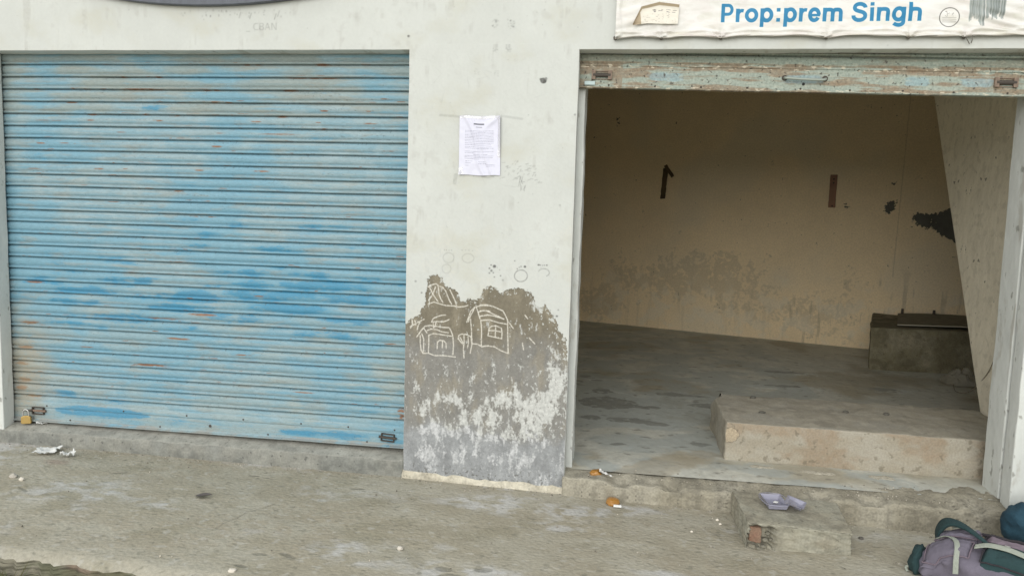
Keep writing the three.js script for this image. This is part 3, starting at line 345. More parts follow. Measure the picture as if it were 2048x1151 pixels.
const floorMat = std({
  map: tex(1024, 1280, (u, v) => {
    const x = mix(-0.7, 4, u), z = mix(-6, 0.1, v), n = fbm(x * 1.8 + 4, z * 1.8, 5), m = fbm(x * 10, z * 10 + 5, 4), k = fbm(x * 50, z * 50, 2), e = fbm(x * 14 + 8, z * 14, 5) - 0.5; let c = mix3([0.45, 0.445, 0.38], [0.52, 0.525, 0.47], n);
    c = mix3(c, [0.3, 0.265, 0.185], 0.7 * st(0.5, 0.64, fbm(x * 1.1 + 77, z * 0.9 + 3, 4))); c = mul3(c, 0.78 + 0.28 * m + 0.2 * k);
    const s = st(0.45, 0.75, salt.at(x, z) + e * 0.9); c = mix3(c, [0.6, 0.64, 0.61], 0.7 * s * (0.5 + 0.8 * k)); c = mix3(c, [0.36, 0.39, 0.37], 0.7 * st(0.4, 0.6, fbm(x * 3 + 6, z * 4, 4) + 0.3 * salt.at(x, z)) * (x < 1.6 ? 1 : 0.3));
    c = mix3(c, mul3([0.2, 0.205, 0.185], 0.9 + 0.4 * m), 0.8 * st(0.4, 0.7, wet.at(x, z) * 0.9 + e * 1.7 + 0.25 * (m - 0.5))); c = mix3(c, [0.16, 0.15, 0.125], 0.6 * st(0.68, 0.8, fbm(x * 9 + 2, z * 14, 5)));
    return mix3(c, [0.36, 0.31, 0.22], 0.5 * st(0.5, 0.75, st(0.3, 0.05, Math.abs(x - 0.35 + (z + 0.3) * 0.9)) * st(-0.75, -0.4, z) + e * 0.6) * (x < 0.66 ? 1 : 0));
  }, MX),
  bumpMap: hTex(512, 640, (u, v) => fbm(u * 60, v * 70, 4), MX), bumpScale: 0.006, roughness: 0.6,
});
structure('floor', sheet(60, 80, (u, v) => { const x = mix(-0.7, 4, u), z = mix(-0.1, -6, v); return [x, FL - 0.012 * st(-0.22, -0.1, z) + 0.004 * (fbm(x * 6, z * 6, 3) - 0.5), z, u, (z + 6) / 6.1]; }), floorMat);

const flake = mask(-0.3, 4.9, 0, 3.05, 150, (g) => {   // bare cement where the wash has come off the back wall
  g.fillStyle = '#fff'; poly(g, [[3.757, 1.531], [3.785, 1.584], [3.869, 1.57], [4.004, 1.59], [4.117, 1.64], [4.3, 1.66], [4.35, 1.2], [4.169, 1.28], [4.068, 1.334], [3.962, 1.418], [3.856, 1.43]], true);
  poly(g, [[3.487, 1.66], [3.54, 1.7], [3.603, 1.722], [3.578, 1.606], [3.53, 1.551], [3.5, 1.58]], true); poly(g, [[3.09, 1.68], [3.16, 1.62], [3.1, 1.6]], true); ell(g, 0.43, 2.67, 0.03, 0.02); ell(g, 0.465, 2.6, 0.018, 0.035);
  for (let i = 0; i < 16; i++) ell(g, rr(3.4, 3.66), rr(1.75, 2.02), rr(0.004, 0.016), rr(0.004, 0.016), 1); for (let i = 0; i < 40; i++) ell(g, rr(0.1, 4.6), rr(1.1, 2.8), rr(0.005, 0.013), rr(0.005, 0.014), 1);
  ell(g, 3.56, 1.88, 0.035, 0.02); ell(g, 4.17, 1.95, 0.01, 0.05);
}).blur(3, 2);
const dampW = mask(-0.3, 4.9, 0, 3.05, 60, (g) => { for (const [x, y, a, b, s] of [[0.3, 0.35, 0.3, 0.22, 1], [0.6, 0.75, 0.25, 0.2, 0.7], [1.5, 0.8, 0.6, 0.28, 0.75], [1.1, 0.6, 0.5, 0.16, 0.6], [2.3, 0.45, 0.6, 0.25, 0.5], [2.9, 0.4, 0.3, 0.25, 0.6], [3.2, 0.6, 0.15, 0.5, 0.5], [2, 0.85, 0.4, 0.25, 0.5]]) ell(g, x, y, a, b, s); }).blur(6, 2);
const ROOM = [0.8, 0.655, 0.43];
const backMap = tex(1536, 896, (u, v) => {
  const x = mix(-0.3, 4.9, u), y = mix(0, 3.05, v), n = fbm(x * 1.5, y * 1.5, 4), m = fbm(x * 8 + 3, y * 8, 5), k = fbm(x * 60, y * 60, 2), s = fbm(x * 14 + 5, y * 1.6, 4); let c = mul3(ROOM, 0.9 + 0.12 * n + 0.07 * (m - 0.5) + 0.06 * (k - 0.5));
  c = mix3(c, [0.62, 0.57, 0.44], 0.4 * st(0.45, 0.75, fbm(x * 0.9 + 8, y * 1.1 + 3, 3)));
  c = mix3(c, [0.46, 0.4, 0.28], 0.5 * st(0.42, 0.74, dampW.at(x, y) + (m - 0.5) * 1.3 + (fbm(x * 26 + 5, y * 26, 4) - 0.5) * 0.9)); c = mix3(c, [0.3, 0.27, 0.2], 0.45 * st(0.62, 0.75, s) * st(1.2, 0.8, y + 0.3 * m) * (x > 2.6 ? 1 : 0.3));
  c = mix3(c, [0.68, 0.62, 0.48], 0.5 * st(0.5, 0.66, fbm(x * 5 + 60, y * 5, 4)) * st(0.9, 0.55, y + 0.4 * (m - 0.5)));
  const e = fbm(x * 40, y * 40, 3) - 0.5; c = mix3(c, mul3([0.1, 0.1, 0.085], 0.7 + 0.7 * m), st(0.44, 0.56, flake.at(x, y) + e * 1.0 + (m - 0.5) * 0.7 + (k - 0.5) * 0.2)); if (Math.abs(x - 3.6 - 0.02 * y) < 0.004 + 0.002 * m && y > 0.9) c = mul3(c, 0.8);
  return mul3(c, 0.92 + 0.16 * k);
}, MX);
const backMat = std({ map: backMap, bumpMap: hTex(640, 384, (u, v) => { const x = mix(-0.3, 4.9, u), y = mix(0, 3.05, v); return 0.6 + 0.3 * fbm(x * 6, y * 6, 4) + 0.25 * fbm(x * 2.2, y * 5 + 3, 3) - 0.35 * flake.at(x, y); }, MX), bumpScale: 0.012, roughness: 0.93 });
const roomMat = std({ map: tex(512, 512, (u, v) => { const n = fbm(u * 5 + 3, v * 5, 4), m = fbm(u * 26, v * 26, 4), k = fbm(u * 120, v * 120, 2); let c = mul3([0.8, 0.74, 0.59], 0.86 + 0.2 * n + 0.1 * (k - 0.5)); c = mix3(c, [0.5, 0.46, 0.35], 0.35 * st(0.55, 0.75, m)); return mix3(c, [0.14, 0.13, 0.1], 0.8 * st(0.8, 0.84, fbm(u * 26 + 7, v * 26, 4))); }, MX), bumpMap: plasterBump, bumpScale: 0.006, roughness: 0.93 });
{
  const ends = [-0.35, 4.75], g = roughBox(ends[0], ends[1], 0, 3.05, -0.2, 0, { seg: 0.12, r: 0.004, amp: 0.004, freq: 2, uv: [-0.3, 4.9, 0, 3.05], front: true }), w = part(shop, 'back_wall', g, [backMat, roomMat]);
  w.position.set(BW0[0], 0, BW0[1]); w.rotation.y = -Math.atan2(BWD[1], BWD[0]);
}
part(shop, 'side_wall', roughBox(-0.76, -0.62, 0, 3.05, -6.2, -0.285, { seg: 0.4, tile: 1.5 }), roomMat);
part(shop, 'side_wall', roughBox(3.95, 4.1, 0, 3.05, -6.2, -0.285, { seg: 0.4, tile: 1.5 }), roomMat);
part(shop, 'side_wall', roughBox(-6, -5.85, 0, 3.05, -6.2, -0.285, { seg: 0.4, tile: 1.5 }), roomMat);
part(shop, 'rear_wall', roughBox(-6, 4.5, 0, EAVE, -6.4, -6.2, { seg: 0.6, tile: 1.6 }), plasterMat);
part(shop, 'ceiling', roughBox(-6, 4.5, 3.04, 3.2, -6.2, -0.285, { seg: 0.6, tile: 1.5 }), roomMat);
part(shop, 'roof', roughBox(-6.1, 4.6, EAVE + 0.002, EAVE + 0.14, -6.5, 0.12, { seg: 0.6, tile: 1.6 }), plasterMat);
part(shop, 'shop_floor', roughBox(-6, -0.63, -0.1, 0.085, -6.2, -0.345, { seg: 0.6, tile: 1.2 }), sillMat);
{   // partition whose far end leans away: narrow at the floor, deeper above
  const s = new THREE.Shape(); const far = (y) => -1.08 - 0.5355 * (y - 0.314); s.moveTo(0.286, 0.08); for (let i = 0; i <= 12; i++) { const y = mix(0.08, 3.045, i / 12); s.lineTo(-far(y) + 0.01 * (fbm(y * 4, 2, 2) - 0.5), y); } s.lineTo(0.286, 3.045);
  const g = new THREE.ExtrudeGeometry(s, { depth: 0.12, bevelEnabled: true, bevelSize: 0.006, bevelThickness: 0.006, bevelSegments: 2, bevelOffset: -0.006, curveSegments: 1 }); g.rotateY(Math.PI / 2); g.translate(2.276, 0, 0);
  const p = g.attributes.position, uv = g.attributes.uv; for (let i = 0; i < p.count; i++) uv.setXY(i, p.getZ(i) / 1.5, p.getY(i) / 1.5);
  const w = part(shop, 'partition_wall', g, roomMat); w.userData.label = 'cream partition wall with a slanting far edge';
}

// ---------------------------------------------------------------- rolling shutters
const SX = [-3.62, -1.08, 0.1, 2.42], PITCH = 0.0691, ROW0 = 2.231;
const blueMask = mask(SX[0], SX[1], SX[2], SX[3], 260, (g) => { for (const [x, y, rx, ry, s] of BLUES) { ell(g, x, y, rx * 0.8, ry * 1.1, s * 0.6); ell(g, x, y, rx * 0.5, ry * 0.8, s * 0.6); } for (const [x, y, rx, ry, s] of RAIL_BLUES) ell(g, x, y, rx, ry, Math.min(1, s)); for (let i = 0; i < 420; i++) { const b = BLUES[Math.floor(rnd() * BLUES.length)], free = rnd() < 0.4, x = free ? rr(-3.5, -1.15) : b[0] + rr(-1, 1) * b[2], y = free ? 0.98 + 0.3 * (rnd() + rnd() + rnd() - 1.5) : b[1] + rr(-0.02, 0.02); ell(g, x, y, rr(0.02, 0.09), rr(0.003, 0.008), rr(0.25, 0.8)); } }).blur(2, 2);
const rustMask = mask(SX[0], SX[1], SX[2], SX[3], 420, (g) => { for (const [x, y, rx, ry] of RUST) { ell(g, x, y, rx * 0.75, ry * 0.6, 0.75); ell(g, x, y, rx, ry * 1.2, 0.25); } for (let i = 0; i < 420; i++) { const k = Math.floor(rnd() * 29), y = ROW0 - PITCH * k + rr(-0.002, 0.014); ell(g, rr(-3.55, -1.12), y, rr(0.004, 0.03), rr(0.0008, 0.0022), rr(0.2, 0.6)); } });
const tick = mask(SX[0], SX[1], SX[2], SX[3], 520, (g) => {   // dirt hanging under the laps, specks of old paint
  for (let i = 0; i < 900; i++) { const k = Math.floor(Math.pow(rnd(), 0.7) * 29), y = ROW0 - PITCH * (k + 1) + PITCH; g.strokeStyle = `rgba(255,255,255,${rr(0.3, 0.9)})`; g.lineWidth = rr(0.0015, 0.004); const x = rr(-3.56, -1.11); poly(g, [[x, y], [x + rr(-0.003, 0.003), y - rr(0.003, 0.014)]]); }
  for (let i = 0; i < 4200; i++) { const y = 0.12 + Math.pow(rnd(), 1.9) * 2.1; ell(g, rr(-3.56, -1.11), y, rr(0.0008, 0.0028), rr(0.0008, 0.0022), rr(0.2, 0.85)); }
  for (let i = 0; i < 70; i++) { const x0 = rr(-3.5, -1.2), y = rr(1.2, 2.1); for (let j = 0; j < 9; j++) ell(g, x0 + rr(-0.09, 0.09), y + rr(-0.003, 0.003), rr(0.002, 0.008), 0.0012, rr(0.3, 0.9)); }
});
const shutterMap = tex(1536, 1408, (u, v) => {
  const x = mix(SX[0], SX[1], u), y = mix(SX[2], SX[3], v), row = Math.floor((ROW0 - y) / PITCH), t = (ROW0 - y) / PITCH - row;
  const str = fbm(x * 2.2 + row * 7.7, y * 60, 4), fine = fbm(x * 30, y * 130 + 9, 3), big = fbm(x * 1.2 + 4, y * 1.4 + 2, 4), cl = fbm(x * 7 + row * 3.1, y * 22, 4);
  let c = mix3([0.27, 0.385, 0.42], [0.22, 0.37, 0.435], st(0.35, 0.65, str)); c = mix3(c, [0.34, 0.435, 0.455], 0.5 * st(0.5, 0.7, cl)); c = mix3(c, [0.33, 0.385, 0.36], 0.6 * st(0.5, 0.72, big) * st(0.35, 0.6, cl)); c = mix3(c, [0.17, 0.36, 0.46], 0.8 * st(0.4, 0.64, fbm(x * 1.6 + 31, y * 2.4 + 7, 4) + 0.3 * (str - 0.5) + (y < 1.45 && y > 0.5 ? 0.1 : -0.04)));
  if (y < 0.85) c = mix3(c, [0.34, 0.39, 0.36], 0.35 * st(0.42, 0.62, fbm(x * 3 + 9, y * 8, 5)));
  if (y > 1.95) c = mix3(c, [0.29, 0.33, 0.3], 0.7 * st(0.36, 0.58, fbm(x * 2 + 19, y * 14, 4)));
  c = mix3(c, [0.3, 0.31, 0.27], 0.4 * st(0.6, 0.76, fbm(x * 4.5 + 70, y * 26 + 11, 5)));
  const run = fbm(x * 3.2 + row * 5.3, row * 2.7, 4), bl = blueMask.at(x, y) * (y > 1.35 && y < 2.4 ? 0.8 : 1.2) + (run - 0.5) * 0.8 + (cl - 0.5) * 0.8 + (fine - 0.5) * 0.8 + (str - 0.5) * 0.7 + 0.22 * Math.exp(-(((y - 0.98) / 0.2) ** 2)) * (1 - 0.6 * t); c = mix3(c, mix3([0.12, 0.32, 0.44], [0.04, 0.25, 0.41], st(0.5, 1.0, bl)), 0.82 * st(0.18, 1.1, bl));
  c = mul3(c, (0.7 + 0.24 * fine + 0.14 * fbm(x * 90 + 4, y * 180, 2) + 0.1 * (fbm(x * 5 + 40, y * 90, 3))) * 0.87);
  const rs = rustMask.at(x, y) * st(0.24, 0.5, fbm(x * 16 + 3, y * 70, 4)) * (0.4 + 1.3 * fine); c = mix3(c, mix3([0.3, 0.14, 0.055], [0.13, 0.055, 0.03], fine), Math.min(0.95, rs * 1.9));
  const lb = st(0.3, 0.02, Math.hypot((x + 3.52) * 0.9, (y - 0.42) * 0.55) + 0.22 * (cl - 0.5)); c = mix3(c, [0.3, 0.25, 0.17], 0.65 * lb * st(0.35, 0.6, fine + 0.2));
  if (y < 0.16) c = mix3(c, [0.25, 0.24, 0.21], 0.7 * st(0.3, 0.55, cl));
  return mix3(c, [0.055, 0.06, 0.06], Math.min(0.9, tick.at(x, y) * 0.85));
}, MX);
const shutterMat = new THREE.MeshStandardMaterial({ map: shutterMap, roughness: 0.62, metalness: 0.0, bumpMap: hTex(768, 704, (u, v) => fbm(u * 190, v * 190, 3), MX), bumpScale: 0.0009 });
const SLAT = [[0, -0.0105], [0.05, -0.0095], [0.085, -0.0025], [0.13, 0.001], [0.25, 0.0045], [0.4, 0.0062], [0.55, 0.0056], [0.67, 0.0026], [0.725, -0.0022], [0.755, -0.001], [0.81, 0.0066], [0.875, 0.0088], [0.93, 0.0076], [0.965, 0.003], [0.985, -0.008]];
function slatGeo(x0, x1, top, pitch, wob, uvr) {
  const nx = 40;
  return solidSheet(nx, SLAT.length - 1, (u, v) => { const k = Math.round(v * (SLAT.length - 1)), [t, z] = SLAT[SLAT.length - 1 - k], x = mix(x0, x1, u), y = top - t * pitch + 0.004 * (fbm(x * 1.7 + wob, wob, 3) - 0.5); return [x, y, z + 0.005 * (fbm(x * 2.3 + wob * 3, 7, 2) - 0.5) - 0.006 * st(0.64, 0.75, fbm(x * 4 + wob * 5.1, wob * 0.37, 2)) * Math.sin(Math.PI * Math.min(1, t)), (x - uvr[0]) / (uvr[1] - uvr[0]), (y - uvr[2]) / (uvr[3] - uvr[2])]; }, 0.0012);
}
const railProfile = (x0, x1, pts, uvr, nx = 30, wob = 1) => solidSheet(nx, pts.length - 1, (u, v) => { const k = Math.round(v * (pts.length - 1)), [y, z] = pts[pts.length - 1 - k], x = mix(x0, x1, u); const yy = y + 0.003 * (fbm(x * 2 + wob, 1, 2) - 0.5); return [x, yy, z, (x - uvr[0]) / (uvr[1] - uvr[0]), (yy - uvr[2]) / (uvr[3] - uvr[2])]; }, 0.003);
const darkIron = std({ color: lin(0.07, 0.06, 0.05), roughness: 0.75, metalness: 0.3 }), steel = new THREE.MeshStandardMaterial({ color: lin(0.5, 0.5, 0.48), roughness: 0.4, metalness: 0.85 });
const rustIron = std({ map: tex(128, 128, (u, v) => { const n = fbm(u * 9, v * 9, 4), m = fbm(u * 40, v * 40, 2); return mul3(mix3([0.16, 0.085, 0.05], [0.24, 0.19, 0.15], n), 0.6 + 0.8 * m); }, MX), roughness: 0.85 });
const boltGeo = new THREE.SphereGeometry(0.0052, 10, 6, 0, 6.3, 0, 1.6); boltGeo.rotateX(Math.PI / 2); boltGeo.scale(1, 1, 0.7);
{
  const sh = thing('rolling_shutter', 'closed faded blue rolling shutter of rusty steel slats', 'shutter', [0, 0, -0.1]);
  for (let k = -2; k < 29; k++) part(sh, 'slat', slatGeo(-3.585, -1.1, ROW0 - PITCH * k, PITCH * 1.012, k + 50, SX), shutterMat);
  const rail = part(sh, 'bottom_rail', railProfile(-3.59, -1.1, [[0.229, -0.006], [0.226, 0.006], [0.2, 0.0075], [0.16, 0.0075], [0.149, 0.0075], [0.1465, 0.012], [0.144, 0.024], [0.139, 0.025], [0.137, 0.02], [0.136, 0.0]], SX), shutterMat);
  const pB = part(sh, 'cover_strip', railProfile(-3.585, -1.102, [[0.262, -0.002], [0.26, 0.0085], [0.23, 0.0095], [0.222, 0.009], [0.2205, 0.004]], SX), shutterMat); pB.userData.label = 'narrow strip bolted over the lowest slat';
  for (const x of [-3.35, -2.85, -2.45, -2.1, -1.75, -1.47, -1.2]) { const b = part(pB, 'bolt', boltGeo, darkIron); b.position.set(x, 0.236, 0.0095); }
  for (const x of [-3.2, -2.62, -1.95, -1.36]) { const b = part(rail, 'bolt', boltGeo, darkIron); b.position.set(x, 0.158, 0.0078); }
  const key = part(rail, 'keyhole', new THREE.CylinderGeometry(0.008, 0.008, 0.004, 14).rotateX(Math.PI / 2), darkIron); key.position.set(-2.305, 0.184, 0.0085);
  for (const [x, y] of [[-3.405, 0.204], [-1.238, 0.192]]) {   // sliding-bolt housings
    const f = part(sh, 'lock_housing', mergeGeometries([box(0.074, 0.006, 0.014, 0, 0.02, 0), box(0.074, 0.006, 0.014, 0, -0.02, 0), box(0.006, 0.046, 0.014, -0.036, 0, 0), box(0.006, 0.046, 0.014, 0.036, 0, 0)]), darkIron); f.position.set(x, y, 0.014); f.rotation.z = x > -2 ? -0.06 : 0;
    part(f, 'slide_bolt', new THREE.CylinderGeometry(0.0075, 0.0075, 0.1, 12).rotateZ(Math.PI / 2), x > -2 ? darkIron : rustIron).position.z = 0.001;
  }
  const st1 = part(sh, 'lock_staple', tube([[-3.49, 0.2, 0.004], [-3.49, 0.205, 0.03], [-3.462, 0.21, 0.034], [-3.44, 0.205, 0.03], [-3.44, 0.2, 0.004]], 0.005, 24, 8), darkIron); st1.userData.label = 'dark iron staple that carries the padlock';
}
{   // padlock
  const p = thing('padlock', 'small brass padlock hanging at the foot of the blue shutter', 'padlock', [-3.463, 0.131, -0.06]);
  const s = new THREE.Shape(); s.moveTo(-0.02, 0); s.lineTo(0.02, 0); s.quadraticCurveTo(0.026, 0.0, 0.026, 0.008); s.lineTo(0.024, 0.036); s.quadraticCurveTo(0.02, 0.043, 0, 0.043); s.quadraticCurveTo(-0.02, 0.043, -0.024, 0.036); s.lineTo(-0.026, 0.008); s.quadraticCurveTo(-0.026, 0, -0.02, 0);
  const b = part(p, 'body', new THREE.ExtrudeGeometry(s, { depth: 0.011, bevelSize: 0.003, bevelThickness: 0.003, bevelSegments: 2 }).translate(0, 0, -0.006), new THREE.MeshStandardMaterial({ color: lin(0.42, 0.29, 0.1), roughness: 0.45, metalness: 0.6 }));
  part(p, 'shackle', tube([[-0.015, 0.036, 0], [-0.016, 0.06, 0], [-0.012, 0.076, 0], [0, 0.083, 0], [0.012, 0.076, 0], [0.016, 0.06, 0], [0.015, 0.036, 0]], 0.0042, 30, 8), steel);
  p.rotation.y = 0.25; p.rotation.z = 0.04;
}
{   // the raised shutter of the open shop
  const RX = [-0.3, 2.0, 2.0, 2.5];
  const rm = tex(1536, 384, (u, v) => {
    const x = mix(RX[0], RX[1], u), y = mix(RX[2], RX[3], v), n = fbm(x * 5, y * 22, 4), m = fbm(x * 22 + 5, y * 40, 4), k = fbm(x * 90, y * 90, 2); let c = mix3([0.26, 0.305, 0.26], [0.31, 0.35, 0.3], n);
    c = mix3(c, [0.22, 0.15, 0.09], 0.85 * st(0.49, 0.64, fbm(x * 3.4 + 30, y * 26 + 4, 4) + (y < 2.125 ? 0.09 : 0) + (y > 2.19 && y < 2.235 ? 0.12 : 0) + (x < -0.02 ? 0.2 : 0) + (x > 1.75 ? 0.1 : 0)) * (0.55 + 0.6 * m));
    for (const [cx, w] of [[0.2, 0.14], [0.87, 0.15], [1.4, 0.1], [1.68, 0.12]]) c = mix3(c, [0.24, 0.36, 0.4], 0.6 * st(0.4, 0.8, st(w, w * 0.3, Math.abs(x - cx)) * st(0.035, 0.01, Math.abs(y - 2.16)) + (m - 0.5) * 0.8));
    if (y > 2.235) c = mix3(c, [0.2, 0.24, 0.2], 0.7);
    c = mul3(c, 0.75 + 0.45 * k); c = mix3(c, [0.05, 0.045, 0.035], 0.85 * st(0.7, 0.8, fbm(x * 50 + 3, y * 50, 4))); return mix3(c, [0.6, 0.55, 0.43], 0.7 * st(0.62, 0.7, fbm(x * 30 + 50, y * 70, 3)) * (Math.abs(y - 2.215) < 0.012 || y < 2.112 ? 1 : 0.2));
  }, MX), m = std({ map: rm, roughness: 0.75, bumpMap: hTex(768, 192, (u, v) => fbm(u * 220, v * 50, 3), MX), bumpScale: 0.0015 });
  const sh = thing('rolling_shutter', 'raised rusty green shutter under the lintel of the open shop', 'shutter', [0.85, 2.1, -0.1]); sh.rotation.z = -0.0155;
  const L = -1.105, Rr = 1.135, off = [L - 0.85, 0], U = [RX[0] - 0.85, RX[1] - 0.85, RX[2] - 2.1, RX[3] - 2.1];
  for (let k = 0; k < 3; k++) part(sh, 'slat', slatGeo(L, Rr, 0.107 + PITCH * (k + 1), PITCH * 1.012, k + 90, U), m);
  const rail = part(sh, 'bottom_rail', railProfile(L, Rr, [[0.112, -0.006], [0.108, 0.006], [0.06, 0.0075], [0.022, 0.0075], [0.008, 0.0075], [0.005, 0.012], [0.003, 0.026], [-0.002, 0.027], [-0.004, 0.022], [-0.005, 0.0]], U, 40, 4), m);
  for (let i = 0; i < 9; i++) { const b = part(rail, 'bolt', boltGeo, darkIron); b.position.set(-0.95 + i * 0.24 + rr(-0.03, 0.03), 0.014 + rr(-0.002, 0.002), 0.0078); }
  const h = part(sh, 'handle', tube([[-0.07, 0.066, 0.006], [-0.07, 0.064, 0.026], [-0.06, 0.062, 0.033], [0, 0.058, 0.034], [0.1, 0.056, 0.034], [0.117, 0.058, 0.032], [0.122, 0.062, 0.024], [0.122, 0.064, 0.006]], 0.0065, 40, 8), std({ color: lin(0.3, 0.34, 0.3), roughness: 0.55, metalness: 0.3 }));
  for (const x of [-0.07, 0.122]) { const q = part(h, 'rosette', new THREE.CylinderGeometry(0.014, 0.014, 0.004, 16).rotateX(Math.PI / 2), darkIron); q.position.set(x, 0.066, 0.009); }
  part(rail, 'keyhole', new THREE.CylinderGeometry(0.007, 0.007, 0.004, 12).rotateX(Math.PI / 2), std({ color: lin(0.02, 0.02, 0.02) })).position.set(0.022, 0.038, 0.0085);
  for (const x of [-0.975, 0.95]) {
    const f = part(sh, 'lock_housing', mergeGeometries([box(0.02, 0.046, 0.018, -0.042, 0, 0), box(0.02, 0.046, 0.018, 0.042, 0, 0), box(0.1, 0.004, 0.006, 0, 0.02, -0.005), box(0.1, 0.004, 0.006, 0, -0.02, -0.005)]), rustIron); f.position.set(x, 0.063, 0.015);
    part(f, 'slide_bolt', new THREE.CylinderGeometry(0.011, 0.011, 0.09, 12).rotateZ(Math.PI / 2), darkIron);
  }
  const bt = part(sh, 'bolt_tab', box(0.055, 0.02, 0.008, -1.035, 0.022, 0.012, 0.003), std({ color: lin(0.42, 0.52, 0.52), roughness: 0.6 })); bt.userData.label = 'pale blue end of the sliding bolt';
}

// ---------------------------------------------------------------- on the front wall
{   // taped notice
  const W = 512, H = 720, c = document.createElement('canvas'); c.width = W; c.height = H; const g = c.getContext('2d'); g.fillStyle = '#cbccda'; g.fillRect(0, 0, W, H);
  g.fillStyle = '#5a5b66'; g.fillRect(180, 88, 130, 17); g.fillStyle = '#8d8e9a'; g.fillRect(206, 128, 78, 10);
  const lines = [[70, 430, 178], [70, 430, 196], [70, 430, 214], [70, 430, 232], [70, 430, 250], [70, 430, 268], [70, 430, 290], [70, 430, 308], [70, 430, 330], [70, 400, 350], [70, 410, 374], [70, 430, 392], [70, 430, 430], [70, 190, 448], [180, 360, 466], [70, 430, 484], [70, 420, 502], [70, 250, 520], [80, 170, 548], [240, 330, 552], [80, 150, 570], [240, 340, 574], [330, 450, 590], [340, 450, 608], [75, 120, 604]];
  for (const [a, b, y] of lines) { let x = a; while (x < b) { const w = rr(6, 26); g.fillStyle = `rgba(105,106,125,${rr(0.45, 0.85)})`; g.fillRect(x, y, Math.min(w, b - x), 5); x += w + rr(2, 5); } }
  const t = new THREE.CanvasTexture(c); t.colorSpace = THREE.SRGBColorSpace; t.magFilter = THREE.LinearFilter;
  const f = (u, v) => {
    const x = mix(mix(-0.843, -0.624, u), mix(-0.844, -0.631, u), v), y = mix(1.651, 1.953, v) + 0.002 * Math.sin(u * 9);
    const fold = 0.005 * Math.exp(-(((u + v * 0.45 - 0.62 + 0.05 * Math.sin(v * 7)) / 0.05) ** 2)) + 0.0045 * Math.exp(-(((u * 0.5 - v + 0.5) / 0.035) ** 2)) * st(0.6, 0.75, u) + 0.004 * Math.exp(-(((u + v * 0.5 - 0.8) / 0.04) ** 2));
    return [x, y, 0.006 + fold + 0.004 * fbm(u * 5, v * 6, 3) + 0.012 * st(0.93, 1, u) * st(0.35, 0.7, v) + 0.008 * st(0.08, 0, u) * st(0.12, 0, v)];
  };
  const n = single('notice', solidSheet(44, 60, f, 0.0006), std({ map: t, roughness: 0.5 }), 'crumpled white printed notice taped to the pillar', 'notice');
  const clear = new THREE.MeshPhysicalMaterial({ color: lin(0.95, 0.95, 0.95), transmission: 0.85, roughness: 0.15, thickness: 0 });
  for (const [u0, u1, v0, v1] of [[0.02, 0.98, 0.955, 1.0], [0.94, 1.0, 0.3, 0.95], [0.0, 0.1, 0.0, 0.12]]) part(n, 'tape', solidSheet(16, 8, (u, v) => { const q = f(mix(u0, u1, u), mix(v0, v1, v)); return [q[0], q[1], q[2] + 0.0016]; }, 0.0004), clear);
}
